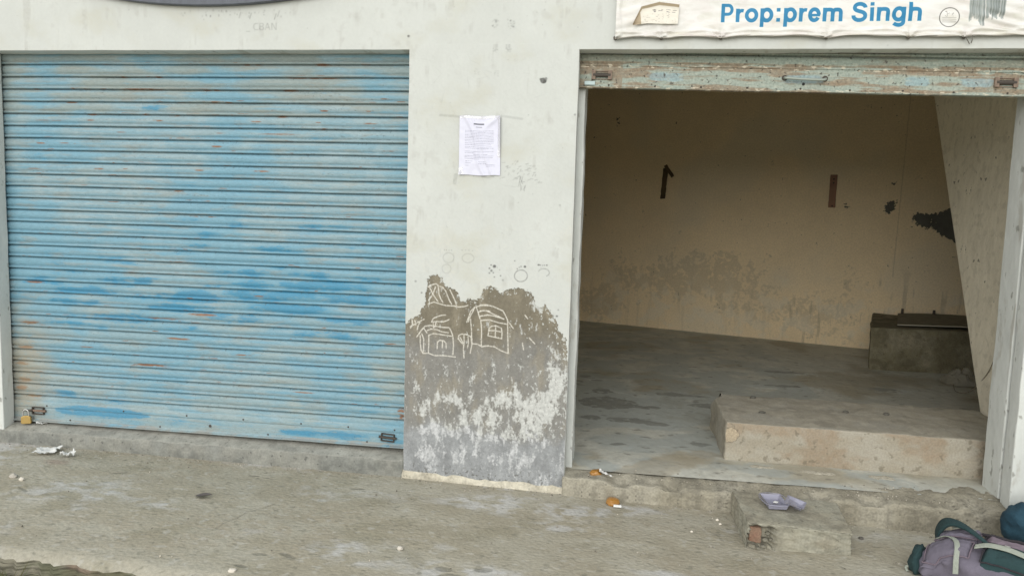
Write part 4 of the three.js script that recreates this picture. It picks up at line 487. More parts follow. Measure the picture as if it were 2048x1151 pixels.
function grotesque(g, text, width, colour) {   // bold sans letters; cap height 1, x-height 0.73
  const w = 0.205, h = w / 2, xh = 0.73, S = {};
  const el = (cx, cy, rx, ry, a = 0, b = 2 * Math.PI, cc = false) => { g.beginPath(); g.ellipse(cx, cy, rx, ry, 0, a, b, cc); g.stroke(); }, ln = (...p) => { g.beginPath(); g.moveTo(p[0], p[1]); for (let i = 2; i < p.length; i += 2) g.lineTo(p[i], p[i + 1]); g.stroke(); };
  const arch = (x0, x1, y = xh) => { g.beginPath(); g.moveTo(x0, 0.3); g.bezierCurveTo(x0, y - 0.08, x0 + 0.1, y - h, (x0 + x1) / 2 + 0.03, y - h); g.bezierCurveTo(x1 - 0.02, y - h, x1, y - 0.18, x1, y - 0.3); g.lineTo(x1, 0); g.stroke(); };
  S.P = [0.84, () => { ln(h + 0.08, 0, h + 0.08, 1); g.beginPath(); g.moveTo(0.15, 1 - 0.085); g.lineTo(0.46, 1 - 0.085); g.bezierCurveTo(0.75, 0.915, 0.75, 0.435, 0.46, 0.435); g.lineTo(0.15, 0.435); g.lineWidth = 0.17; g.stroke(); g.lineWidth = w; }];
  S.r = [0.53, () => { ln(h + 0.07, 0, h + 0.07, xh); g.beginPath(); g.moveTo(h + 0.07, 0.35); g.bezierCurveTo(0.2, 0.58, 0.32, 0.66, 0.5, 0.62); g.lineWidth = 0.19; g.stroke(); g.lineWidth = w; }];
  S.o = [0.83, () => el(0.415, xh / 2, 0.37 - h, xh / 2 + 0.015 - 0.085)];
  S.p = [0.84, () => { ln(h + 0.07, -0.27, h + 0.07, xh); el(0.43, xh / 2, 0.36 - h, xh / 2 + 0.015 - 0.085); }];
  S[':'] = [0.46, () => { ln(0.23, 0, 0.23, 0.19); ln(0.23, xh - 0.19, 0.23, xh); }];
  S.e = [0.77, () => { g.beginPath(); g.ellipse(0.385, xh / 2, 0.345 - h, xh / 2 + 0.015 - 0.085, 0, 0, 5.75); g.stroke(); g.lineWidth = 0.13; ln(0.1, xh / 2 - 0.02, 0.7, xh / 2 - 0.02); g.lineWidth = w; }];
  S.m = [1.22, () => { ln(h + 0.07, 0, h + 0.07, xh); arch(h + 0.07, 0.61); arch(0.61, 1.05); }];
  S.i = [0.38, () => { ln(0.19, 0, 0.19, xh); ln(0.19, 0.82, 0.19, 1); }];
  S.n = [0.84, () => { ln(h + 0.07, 0, h + 0.07, xh); arch(h + 0.07, 0.66); }];
  S.h = [0.84, () => { ln(h + 0.07, 0, h + 0.07, 1); arch(h + 0.07, 0.66); }];
  S.g = [0.85, () => { el(0.4, xh / 2, 0.36 - h, xh / 2 + 0.015 - 0.085); g.beginPath(); g.moveTo(0.67, xh); g.lineTo(0.67, -0.02); g.bezierCurveTo(0.67, -0.26, 0.3, -0.24, 0.16, -0.12); g.stroke(); }];
  S.S = [0.93, () => { g.beginPath(); g.moveTo(0.765, 0.72); g.bezierCurveTo(0.73, 0.98, 0.2, 1.0, 0.185, 0.73); g.bezierCurveTo(0.18, 0.46, 0.765, 0.6, 0.765, 0.28); g.bezierCurveTo(0.76, 0.0, 0.15, -0.04, 0.135, 0.31); g.stroke(); }];
  S[' '] = [0.38, () => {}];
  let t = 0; for (const c of text) t += S[c][0]; g.strokeStyle = colour; g.lineCap = 'butt'; g.lineJoin = 'miter'; g.scale(width / t, 1);
  for (const c of text) { g.lineWidth = w; S[c][1](); g.translate(S[c][0], 0); }
}
{   // banner
  const X0 = -0.062, X1 = 2.75, Y0 = 2.335, Y1 = 3.18, ppm = 700, W = Math.round((X1 - X0) * ppm), H = Math.round((Y1 - Y0) * ppm), c = document.createElement('canvas'); c.width = W; c.height = H; const g = c.getContext('2d');
  g.fillStyle = '#d6d5d1'; g.fillRect(0, 0, W, H); for (let i = 0; i < 1400; i++) { const x = rr(0, W), y = H - Math.pow(rnd(), 2) * H * 0.5; g.fillStyle = `rgba(150,140,118,${rr(0.01, 0.06)})`; g.beginPath(); g.ellipse(x, y, rr(4, 60), rr(2, 14), rr(-0.3, 0.3), 0, 7); g.fill(); } const X = (x) => (x - X0) * ppm, Y = (y) => (Y1 - y) * ppm;
  g.save(); g.translate(X(0.438), Y(2.411)); g.scale(0.087 * ppm, -0.087 * ppm); grotesque(g, 'Prop:prem Singh', (1.366 - 0.438) / 0.087, '#09719c'); g.restore();
  g.strokeStyle = '#55534f'; g.lineWidth = 2.6; g.beginPath(); g.arc(X(1.483), Y(2.427), 0.043 * ppm, 0, 7); g.stroke(); g.lineWidth = 1.2; g.strokeStyle = '#8a8782';
  for (const y of [2.424, 2.414, 2.406]) { g.beginPath(); g.moveTo(X(1.452), Y(y)); g.lineTo(X(1.514), Y(y)); g.stroke(); } for (let i = 0; i < 14; i++) { g.beginPath(); const a = rr(1.462, 1.505), b = rr(2.43, 2.458); g.moveTo(X(a), Y(b)); g.lineTo(X(a + rr(-0.01, 0.01)), Y(b + rr(-0.01, 0.01))); g.stroke(); }
  for (let i = 0; i < 150; i++) { const s = rnd(), x = mix(1.568, 1.722, s), lo = 2.398 + 0.02 * Math.sin(s * 11) + (s > 0.45 && s < 0.62 ? 0.03 : 0) + (s > 0.8 ? 0.03 : 0); g.strokeStyle = ((k) => `rgba(${k},${k + 8},${k + 5},0.5)`)(Math.round(90 + 70 * rnd())); g.lineWidth = rr(1, 5); g.beginPath(); g.moveTo(X(x), Y(lo + rr(0, 0.03))); g.lineTo(X(x + rr(-0.01, 0.01)), Y(2.62)); g.stroke(); }
  for (let i = 0; i < 900; i++) { g.fillStyle = `rgba(120,112,98,${rr(0.02, 0.12)})`; g.fillRect(rr(0, W), rr(0, H), rr(1, 5), rr(1, 4)); }
  const t = new THREE.CanvasTexture(c); t.colorSpace = THREE.SRGBColorSpace; t.magFilter = THREE.LinearFilter;
  const ties = [-0.064, 0.161, 0.446, 0.937, 1.31, 1.553, 1.9, 2.3, 2.74];
  const hem = (x) => { let k = 0; while (k < ties.length - 2 && x > ties[k + 1]) k++; const a = ties[k], b = ties[k + 1], s = Math.min(1, Math.max(0, (x - a) / (b - a))); return 0.011 * Math.pow(Math.sin(Math.PI * s), 0.5) * Math.min(1, (b - a) * 2.6); };
  const near = (x) => { let d = 9, q = 0; for (const a of ties) if (Math.abs(x - a) < Math.abs(d)) { d = x - a; q = a; } return d; };
  const b = thing('banner', 'white cloth banner with blue lettering and a wrinkled tied hem', 'banner');
  const cloth = part(b, 'cloth', solidSheet(420, 90, (u, v0) => {
    const v = Math.pow(v0, 1.5), x = mix(X0, X1, u), lo = Y0 + hem(x), y = mix(lo, Y1, v), d = near(x), up = y - Y0;
    let z = 0.016 + 0.01 * (fbm(x * 3, y * 5, 3) - 0.3);
    z += 0.014 * Math.exp(-up / 0.04) * Math.sin(Math.atan2(up + 0.004, d) * 7 + 3 * fbm(x * 4, 2, 2)) * Math.exp(-Math.hypot(d, up) / 0.12);            // puckers that fan out of each tie
    z += 0.007 * Math.exp(-(((y - lo - 0.026 + 0.004 * Math.sin(x * 30)) / 0.0065) ** 2)) + 0.011 * Math.exp(-(((y - lo - 0.004) / 0.009) ** 2));   // doubled hem
    z += 0.008 * Math.exp(-Math.hypot((x - 0.02) * 0.6, up - 0.03) / 0.05) * Math.sin((up - 0.35 * (x + 0.06)) * 120 + 2 * fbm(x * 9, y * 9, 2)) + 0.01 * Math.exp(-Math.hypot((x - 1.72) * 0.55, up - 0.05) / 0.06) * Math.sin((up * 1.2 - 0.35 * (1.95 - x)) * 110 + 2 * fbm(x * 9, y * 9, 2));
    z += 0.008 * Math.exp(-(((x - X0 - 0.018 - 0.004 * Math.sin(y * 40)) / 0.006) ** 2)) + 0.006 * Math.exp(-(((x - X0 - 0.004) / 0.006) ** 2));
    z += 0.012 * st(0.03, 0.12, up) * (fbm(x * 3.2 + y * 4 + 4, y * 9 - x * 2, 4) - 0.5) + 0.006 * Math.abs(fbm(x * 7 + y * 9, y * 14, 3) - 0.5);
    return [x, y, Math.max(0.006, z), (x - X0) / (X1 - X0), (y - Y0) / (Y1 - Y0)];
  }, 0.0008), std({ map: t, roughness: 0.55 }));
  for (const x of ties.slice(0, 7)) { const k = part(b, 'tie_knot', new THREE.SphereGeometry(1, 12, 8), std({ color: lin(0.11, 0.1, 0.085) })); k.scale.set(0.009, 0.011, 0.008); k.position.set(x + 0.002, Y0 + 0.004, 0.014); k.rotation.z = rr(-1, 1); }
  for (const [x, dx] of [[1.553, 0.03], [1.59, 0.0]]) part(b, 'tie_cord', tube([[x, Y0 + 0.01, 0.02], [x + dx * 0.4, Y0 - 0.006, 0.022], [x + dx, Y0 - 0.025 - dx * 0.1, 0.012]], 0.0022, 12, 6), std({ color: lin(0.16, 0.15, 0.13) }));
  part(b, 'hem_rope', tube(Array.from({ length: 60 }, (_, i) => { const x = mix(X0, 1.98, i / 59); return [x, Y0 + hem(x) + 0.001 + 0.003 * Math.sin(x * 25), 0.027 + 0.003 * Math.sin(x * 17)]; }), 0.0028, 160, 6), std({ color: lin(0.34, 0.32, 0.28) }));
  const sc = document.createElement('canvas'); sc.width = 256; sc.height = 128; const s = sc.getContext('2d'); s.fillStyle = '#d9d5c9'; s.fillRect(0, 0, 256, 128); s.fillStyle = '#a99a82'; s.fillRect(0, 0, 256, 16); s.beginPath(); s.moveTo(0, 0); s.lineTo(70, 0); s.lineTo(50, 128); s.lineTo(0, 128); s.fill(); s.strokeStyle = '#45424a'; s.lineWidth = 2; for (let i = 0; i < 16; i++) { s.beginPath(); const x = rr(130, 230), y = rr(34, 54); s.moveTo(x, y); s.lineTo(x + rr(4, 18), y + rr(-4, 4)); s.stroke(); } s.strokeStyle = 'rgba(110,105,100,0.5)'; for (let i = 0; i < 40; i++) { s.beginPath(); const x = rr(70, 240), y = rr(60, 115); s.moveTo(x, y); s.lineTo(x + rr(3, 9), y); s.stroke(); }
  const stx = new THREE.CanvasTexture(sc); stx.colorSpace = THREE.SRGBColorSpace; stx.magFilter = THREE.LinearFilter;
  const L = [[0.022, 2.397], [0.06, 2.482], [0.145, 2.503], [0.242, 2.49]], bot = [[0.022, 2.397], [0.09, 2.405], [0.17, 2.402], [0.239, 2.401]];
  part(b, 'torn_sticker', solidSheet(30, 14, (u, v) => { const k = Math.min(2, Math.floor(u * 3)), f = u * 3 - k, tp = [mix(L[k][0], L[k + 1][0], f), mix(L[k][1], L[k + 1][1], f)], bt = [mix(bot[k][0], bot[k + 1][0], f), mix(bot[k][1], bot[k + 1][1], f)]; return [mix(bt[0], tp[0], v), mix(bt[1], tp[1], v), 0.035 + 0.01 * st(0.3, 0, u) * v + 0.01 * st(0.85, 1, v) + 0.006 * (fbm(u * 6, v * 5, 3) - 0.5)]; }, 0.0012), std({ map: stx, roughness: 0.8 })).userData.label = 'torn brown paper sticker with dark scribbles';
}
{   // oval board over the closed shutter
  const o = thing('oval_signboard', 'dark slate oval board above the blue shutter at the upper border', 'signboard', [-2.188, 2.803, 0.004]); o.rotation.z = 0.008;
  const e = new THREE.Shape(); e.absellipse(0, 0, 1.05, 0.285, 0, Math.PI * 2); const i = new THREE.Path(); i.absellipse(0, 0, 1.0, 0.245, 0, Math.PI * 2); const ring = e.clone(); ring.holes.push(i);
  const sl = std({ map: tex(256, 128, (u, v) => mul3([0.075, 0.085, 0.105], 0.75 + 0.5 * fbm(u * 30, v * 12, 4)), MX), roughness: 0.5 });
  part(o, 'rim', new THREE.ExtrudeGeometry(ring, { depth: 0.03, bevelSize: 0.004, bevelThickness: 0.004, bevelSegments: 2, curveSegments: 64 }), sl);
  const f = new THREE.Shape(); f.absellipse(0, 0, 1.01, 0.255, 0, Math.PI * 2); part(o, 'panel', new THREE.ExtrudeGeometry(f, { depth: 0.012, bevelEnabled: false, curveSegments: 64 }), std({ color: lin(0.2, 0.225, 0.225), roughness: 0.6 }));
}

// ---------------------------------------------------------------- steps and blocks
const blockFront = std({
  map: tex(1024, 256, (u, v) => { const x = mix(0.6, 2.3, u), y = mix(0.05, 0.35, v), n = fbm(x * 6, y * 8, 5), m = fbm(x * 26, y * 26, 4), k = fbm(x * 100, y * 100, 2); let c = mix3([0.315, 0.283, 0.218], [0.335, 0.31, 0.25], st(0.35, 0.65, n)); c = mix3(c, [0.27, 0.212, 0.145], 0.7 * st(0.48, 0.62, fbm(x * 3 + 5, y * 5 + 1, 4)) * (0.5 + m)); c = mix3(c, [0.15, 0.13, 0.09], 0.6 * st(0.64, 0.76, fbm(x * 20, y * 20 + 9, 5))); 
    const e = Math.hypot((x - 0.672) / 0.038, (y - 0.243) / 0.044) + 0.9 * (m - 0.5); if (e < 1.15) c = mix3(c, e < 1.0 ? mul3([0.4, 0.33, 0.23], 0.85 + 0.3 * k) : [0.18, 0.15, 0.11], 0.8 * st(1.15, 1.05, e)); return mul3(c, 0.85 + 0.3 * k); }, MX),
  bumpMap: hTex(512, 128, (u, v) => { const x = mix(0.6, 2.3, u), y = mix(0.05, 0.35, v), e = Math.hypot((x - 0.685) / 0.03, (y - 0.243) / 0.042); return 0.5 + 0.5 * fbm(x * 14, y * 14, 5) - 0.3 * st(1.1, 0.9, e); }, MX), bumpScale: 0.005, roughness: 0.88,
});
{
  const g = roughBox(0.64, 2.268, 0.09, 0.322, -1.12, -0.4, { seg: 0.03, r: 0.014, amp: 0.008, freq: 7, front: true, uv: [0.6, 2.3, 0.05, 0.35], tile: 1.2, warp: (p) => { const c = st(0.2, 0, Math.hypot(p[0] - 0.64, (p[2] + 1.12))) * st(0.25, 0.32, p[1]); return [p[0] + (p[0] < 0.7 ? 0.012 * (fbm(p[1] * 14, p[2] * 10, 3) - 0.4) : 0) + 0.06 * c * (p[0] < 0.66 ? 1 : 0.2), p[1] - 0.006 * (p[0] - 0.64) * (p[1] > 0.2 ? 1 : 0), p[2] + 0.03 * (p[0] - 1.2) * (p[1] > 0.2 ? 0.3 : 1) * (p[2] > -0.5 ? 1 : 0)]; } });
  const b = thing('concrete_step', 'long concrete step block inside the open shop doorway', 'step'); part(b, 'slab', g, [blockFront, blockMat]);
}
{   // low step on the pavement with a broken corner that shows brick
  const C = { x: [0.622, 1.108], zf: [0.452, 0.4], zb: 0.03 };
  const warp = (p) => {   // p in a unit box x,z in 0..1, y 0..1
    const [u, v, w] = p, x = mix(C.x[0] + 0.014 * w, C.x[1] + 0.03 * (1 - w), u), zf = mix(C.zf[0], C.zf[1], u), z = mix(C.zb, zf, w), top = mix(mix(0.082, 0.09, w), mix(0.062, 0.055, w), u); let q = [x, mix(-0.1, top, v), z];
    const d = Math.max(Math.abs(u - 0.13) / 0.12, Math.abs(v - 0.62) / 0.28, Math.abs(w - 1) / 0.16) + 0.7 * (fbm(u * 16, v * 7, 3) - 0.5); if (d < 1.1) { const k = st(1.1, 0.8, d); q[2] -= 0.045 * k; } return q;
  };
  const g = roughBox(0, 1, 0, 1, 0, 1, { seg: 0.035, r: 0.025, amp: 0.02, freq: 6, warp });
  { const p = g.attributes.position, uv = g.attributes.uv, n = g.attributes.normal; for (let i = 0; i < p.count; i++) { const y = Math.abs(n.getY(i)) > 0.7; uv.setXY(i, (y ? p.getX(i) : p.getX(i) + p.getZ(i)) / 1.2, (y ? p.getZ(i) : p.getY(i)) / 1.2); } }
  const s = thing('concrete_step', 'low worn concrete step on the pavement with a broken brick corner', 'step'); part(s, 'slab', smooth(g), stepMat);
  const brick = part(s, 'brick', roughBox(0.648, 0.702, -0.012, 0.062, 0.36, 0.434, { seg: 0.008, r: 0.006, amp: 0.007, freq: 30, tile: 0.3 }), std({ map: tex(128, 128, (u, v) => mul3(mix3([0.2, 0.11, 0.075], [0.23, 0.16, 0.11], fbm(u * 8, v * 8, 4)), 0.7 + 0.6 * fbm(u * 40, v * 40, 2)), MX) })); for (const [x, y, z, r] of [[0.72, 0.0, 0.425, 0.014], [0.732, 0.03, 0.42, 0.012], [0.712, -0.028, 0.435, 0.012], [0.69, -0.035, 0.445, 0.01], [0.745, 0.005, 0.425, 0.009]]) { const c = part(s, 'rubble_chip', crumple(r, r * 0.8, r, x * 31, 0.6, 2), stepMat); c.position.set(x, y, z); }
}
{
  const b = thing('concrete_bench', 'dark mossy concrete bench against the back wall of the shop', 'bench');
  part(b, 'bench_block', roughBox(2.352, 3.95, 0.09, 0.5, -4.9, -3.45, { seg: 0.06, r: 0.02, amp: 0.016, freq: 6, tile: 1.2, warp: (p) => [p[0] + (p[0] < 2.5 ? 0.02 * (fbm(p[1] * 8, p[2] * 4, 3) - 0.5) : 0) + 0.32 * (-3.45 - p[2]) * (3.95 - p[0]) / 1.6, p[1], p[2]] }), mossBoxMat);
  const s = thing('metal_sheet', 'thin grey metal sheet lying on the mossy bench', 'sheet'); part(s, 'plate', solidSheet(24, 10, (u, v) => [mix(2.62 + 0.25 * v, 3.8, u), 0.518 + 0.03 * v + 0.012 * u + 0.006 * Math.sin(u * 5), mix(-3.57, -4.3, v)], 0.004), std({ map: tex(128, 128, (u, v) => mul3([0.13, 0.12, 0.085], 0.6 + 0.8 * fbm(u * 12, v * 12, 4)), MX), roughness: 0.6 }));
  part(s, 'front_edge', tube([[2.62, 0.52, -3.566], [3.2, 0.528, -3.566], [3.8, 0.531, -3.566]], 0.007, 20, 6), std({ color: lin(0.4, 0.38, 0.3), roughness: 0.7 }));
  for (const [x, z] of [[2.9, -4.26], [3.2, -4.25]]) { const p = part(s, 'stud', new THREE.CylinderGeometry(0.012, 0.014, 0.05, 10), darkIron); p.position.set(x, 0.575, z); }
}
// fittings left on the back wall
const onBack = (s, y, out = 0) => [BW0[0] + BWD[0] * s - BWD[1] * out, y, BW0[1] + BWD[1] * s + BWD[0] * out], backTurn = -Math.atan2(BWD[1], BWD[0]);
{
  const h = thing('wall_bracket', 'rusty bent bracket with a slanting arm on the back wall', 'bracket', onBack(1.075, 1.87, 0.004)); h.rotation.y = backTurn;
  const m = std({ map: tex(64, 64, (u, v) => mul3([0.075, 0.05, 0.025], 0.5 + fbm(u * 9, v * 9, 3)), MX) });
  part(h, 'strap', roughBox(-0.03, 0.03, -0.185, 0.185, -0.003, 0.012, { seg: 0.02, r: 0.004, amp: 0.008, freq: 16, warp: (p) => [p[0] + 0.06 * p[1], p[1], p[2]] }), m);
  const a = part(h, 'arm', roughBox(0, 0.04, -0.15, 0.02, 0.001, 0.016, { seg: 0.02, r: 0.004, amp: 0.006, freq: 16 }), m); a.position.set(0.0, 0.19, 0.002); a.rotation.z = 0.62;
  const q = thing('wall_batten', 'narrow pinkish batten strip fixed to the back wall', 'batten', onBack(2.969, 1.798, 0.002)); q.rotation.y = backTurn; q.rotation.z = 0;
  part(q, 'strip', roughBox(-0.036, 0.036, -0.178, 0.178, -0.003, 0.014, { seg: 0.02, r: 0.004, amp: 0.003, freq: 20, warp: (p) => [p[0] + 0.006 * p[1], p[1], p[2]] }), std({ map: tex(64, 256, (u, v) => { const e = Math.min(u, 1 - u) < 0.14 || Math.min(v, 1 - v) < 0.04, n = fbm(u * 6, v * 20, 4); return mul3(e ? [0.26, 0.15, 0.1] : [0.62, 0.47, 0.36], 0.7 + 0.6 * n); }) }));
  for (const y of [0.13, 0.09, -0.16]) { const n = part(q, 'nail', new THREE.SphereGeometry(0.009, 8, 6), darkIron); n.position.set(0.004, y, 0.014); }
}
{   // wire and a wisp of plastic by the partition
  single('hanging_wire', tube([[2.262, 0.86, -0.85], [2.255, 0.74, -0.9], [2.26, 0.6, -0.98], [2.3, 0.42, -1.25], [2.6, 0.2, -2.2], [2.85, 0.125, -2.85]], 0.0028, 60, 6), std({ color: lin(0.2, 0.17, 0.12) }), 'thin wire hanging down beside the cream partition', 'wire');
  single('plastic_bag', sheet(26, 20, (u, v) => { const x = mix(2.82, 3.12, u), z = mix(-2.85, -3.15, v); return [x + 0.03 * (fbm(u * 6, v * 6, 3) - 0.5), 0.112 + 0.14 * Math.sin(Math.PI * u) * Math.sin(Math.PI * v) * (0.35 + fbm(u * 5 + 3, v * 5, 3)), z]; }), new THREE.MeshPhysicalMaterial({ color: lin(0.5, 0.48, 0.4), transmission: 0.55, roughness: 0.35, thickness: 0, side: THREE.DoubleSide }), 'crumpled clear plastic bag on the shop floor', 'plastic bag');
}

// ---------------------------------------------------------------- litter
function crumple(rx, ry, rz, seedv, rough = 0.6, detail = 3) {
  const g0 = new THREE.IcosahedronGeometry(1, detail); const g = mergeVertices(g0.deleteAttribute('normal').deleteAttribute('uv')), p = g.attributes.position, UV = [];
  for (let i = 0; i < p.count; i++) { const x = p.getX(i), y = p.getY(i), z = p.getZ(i), k = 1 + rough * (fbm3(x * 1.7 + seedv, y * 1.7 + seedv, z * 1.7, 3) - 0.5) * 2; p.setXYZ(i, x * rx * k, Math.max(y * k, -0.7) * ry, z * rz * k); UV.push(x * 0.5 + 0.5, z * 0.5 + 0.5); }
  g.setAttribute('uv', new THREE.Float32BufferAttribute(UV, 2)); g.computeVertexNormals(); return g;
}
const whitePaper = std({ color: lin(0.66, 0.66, 0.63), roughness: 0.8 });
function scrap(label, x, y, z, w, d, turn, s, lift = 0.02) {
  const g = solidSheet(18, 14, (u, v) => { const a = Math.PI * 2 * u, e = 0.75 + 0.5 * fbm(Math.cos(a) * 2 + s, Math.sin(a) * 2 + s, 2); return [(u - 0.5) * w * (0.7 + 0.6 * fbm(v * 4 + s, 2, 2)), 0.004 + lift * fbm(u * 4 + s, v * 4, 3) * (0.5 + Math.abs(u - 0.5)) * e, (v - 0.5) * d * (0.7 + 0.6 * fbm(u * 4, s, 2))]; }, 0.0006);
  const o = single('paper_scrap', g, whitePaper, label, 'paper scrap', 'white paper scraps by the blue shutter'); o.position.set(x, y, z); o.rotation.y = turn; return o;
}
scrap('larger flat white paper scrap on the pavement before the sill', -3.186, G(-3.18) + 0.002, 0.108, 0.12, 0.11, 0.3, 3, 0.03);
scrap('small folded cream paper scrap beside the larger white one', -3.028, G(-3.0) + 0.002, 0.149, 0.07, 0.05, 0.8, 9, 0.05);
scrap('tiny white scrap on the sill just under the padlock', -3.478, 0.119, -0.085, 0.05, 0.04, 0.2, 14, 0.035);
scrap('pointed white scrap on the sill beside the padlock', -3.375, 0.118, -0.088, 0.065, 0.035, 0.5, 21, 0.03);
{
  const amber = new THREE.MeshPhysicalMaterial({ color: lin(0.42, 0.2, 0.04), roughness: 0.3, clearcoat: 0.5, transmission: 0.15, thickness: 0 });
  const a = thing('amber_wrapper', 'crushed amber wrapper with a white torn end on the threshold', 'wrapper', [-0.075, 0.085, -0.06], 'amber wrappers at the open shop'); part(a, 'foil', crumple(0.035, 0.02, 0.028, 3, 0.5), amber);
  const t = part(a, 'torn_end', solidSheet(14, 8, (u, v) => [0.02 + 0.07 * u, 0.012 + 0.016 * fbm(u * 5, v * 4, 3) - 0.012 * u, (v - 0.5) * 0.035 * (1.1 - u) + 0.05 * u], 0.0006), whitePaper); t.userData.label = 'white torn end';
  const b = thing('amber_wrapper', 'round amber wrapper on the pavement below the threshold', 'wrapper', [0.022, G(0.02) + 0.008, 0.075], 'amber wrappers at the open shop'); part(b, 'foil', crumple(0.034, 0.024, 0.04, 8, 0.35), amber);
  part(b, 'torn_end', solidSheet(10, 8, (u, v) => [0.005 + 0.04 * u, -0.004 + 0.01 * Math.sin(v * 3), 0.035 + 0.022 * v], 0.0006), whitePaper);
  single('leaf', solidSheet(20, 10, (u, v) => { const w = Math.sin(Math.PI * Math.pow(u, 0.8)) * 0.022; return [(u - 0.5) * 0.09, 0.006 + 0.016 * Math.abs(v - 0.5) * Math.sin(u * 3) + 0.012 * u * u, (v - 0.5) * 2 * w]; }, 0.001), std({ color: lin(0.09, 0.08, 0.075) }), 'curled dark dry leaf lying alone on the pavement', 'leaf').position.set(-1.987, G(-1.98) + 0.004, 0.526);
  const stones = [[-0.885, 0.852, 0.014, 0.55, 'pale pebble alone in mid pavement'], [-3.07, 0.49, 0.02, 0.4, 'tan stone chip near the far end of the pavement'], [-3.0, 0.515, 0.014, 0.62, 'white stone chip beside the tan one'], [-1.473, 1.2, 0.016, 0.62, 'pale pebble near the broken pavement edge'], [0.542, 0.151, 0.008, 0.75, 'tiny white crumb beside the low step'], [0.55, 0.2, 0.007, 0.75, 'second tiny white crumb beside the low step'], [0.4, 0.33, 0.007, 0.7, 'white crumb out on the pavement before the low step'], [1.21, 0.2, 0.012, 0.1, 'dark chip behind the low step']];
  for (const [x, z, r, t, l] of stones) { const o = single('pebble', crumple(r, r * 0.7, r * 0.8, x * 7, 0.5, 2), std({ color: lin(t, t * 0.93, t * 0.8) }), l, 'pebble', 'pebbles and crumbs on the concrete'); o.position.set(x, G(x) + r * 0.3, z); }
  for (const [x, z, l] of [[0.893, -1.039, 'dark crumb near the far edge of the long step'], [0.881, -0.661, 'dark chip at the end of the long step'], [1.399, -0.815, 'dark chip in the middle of the long step'], [1.638, -0.828, 'dark chip on the long step nearer the partition']]) { const o = single('crumb', crumple(0.018, 0.01, 0.013, x * 9, 0.6, 2), std({ color: lin(0.09, 0.085, 0.07) }), l, 'crumb', 'crumbs on the long step'); o.position.set(x, 0.326 - 0.006 * (x - 0.64), z); }
}
{   // open clamshell box of thin lavender plastic on the low step
  const m = new THREE.MeshPhysicalMaterial({ color: lin(0.5, 0.5, 0.6), roughness: 0.22, transmission: 0.5, thickness: 0, clearcoat: 0.3 }), o = thing('plastic_box', 'open lavender plastic box with its lid flapped back on the low step', 'box', [0.8, 0.084, 0.19]); o.rotation.y = 0.1;
  const w = 0.042, d = 0.062, h = 0.026, wall = (ax, ay, az, bx, by, bz, lean) => solidSheet(8, 4, (u, v) => [mix(ax, bx, u) * (1 + lean * v), v * h, mix(az, bz, u) * (1 + lean * v)], 0.0012);
  part(o, 'tray', mergeGeometries([wall(-w, 0, d, w, 0, d, 0.16), wall(w, 0, d, w, 0, -d, 0.16), wall(w, 0, -d, -w, 0, -d, 0.16), wall(-w, 0, -d, -w, 0, d, 0.16), solidSheet(4, 4, (u, v) => [mix(-w, w, u), 0.0015, mix(d, -d, v)], 0.0012), tube([[-w * 1.17, h, -d * 1.17], [w * 1.17, h, -d * 1.17], [w * 1.17, h, d * 1.17], [-w * 1.17, h, d * 1.17]], 0.0018, 60, 6, true).toNonIndexed()].map((g) => (g.index ? g.toNonIndexed() : g))), m);
  const lid = part(o, 'lid', solidSheet(14, 14, (u, v) => [u * 0.092, 0.008 * Math.sin(u * 6) * Math.sin(v * 3) + 0.012 * (Math.min(u, 1 - u, v, 1 - v) < 0.1 ? 1 : 0), (v - 0.5) * 0.13 * (1 - 0.25 * u)], 0.0012), m); lid.position.set(0.05, 0.022, 0.01); lid.rotation.z = -0.17; lid.rotation.y = -0.45;
  part(o, 'price_tag', crumple(0.012, 0.005, 0.009, 4, 0.5, 2), whitePaper).position.set(0.008, 0.012, 0); part(o, 'residue', crumple(0.02, 0.003, 0.012, 9, 0.6, 2), std({ color: lin(0.15, 0.17, 0.24) })).position.set(0.0, 0.006, 0.035);
}

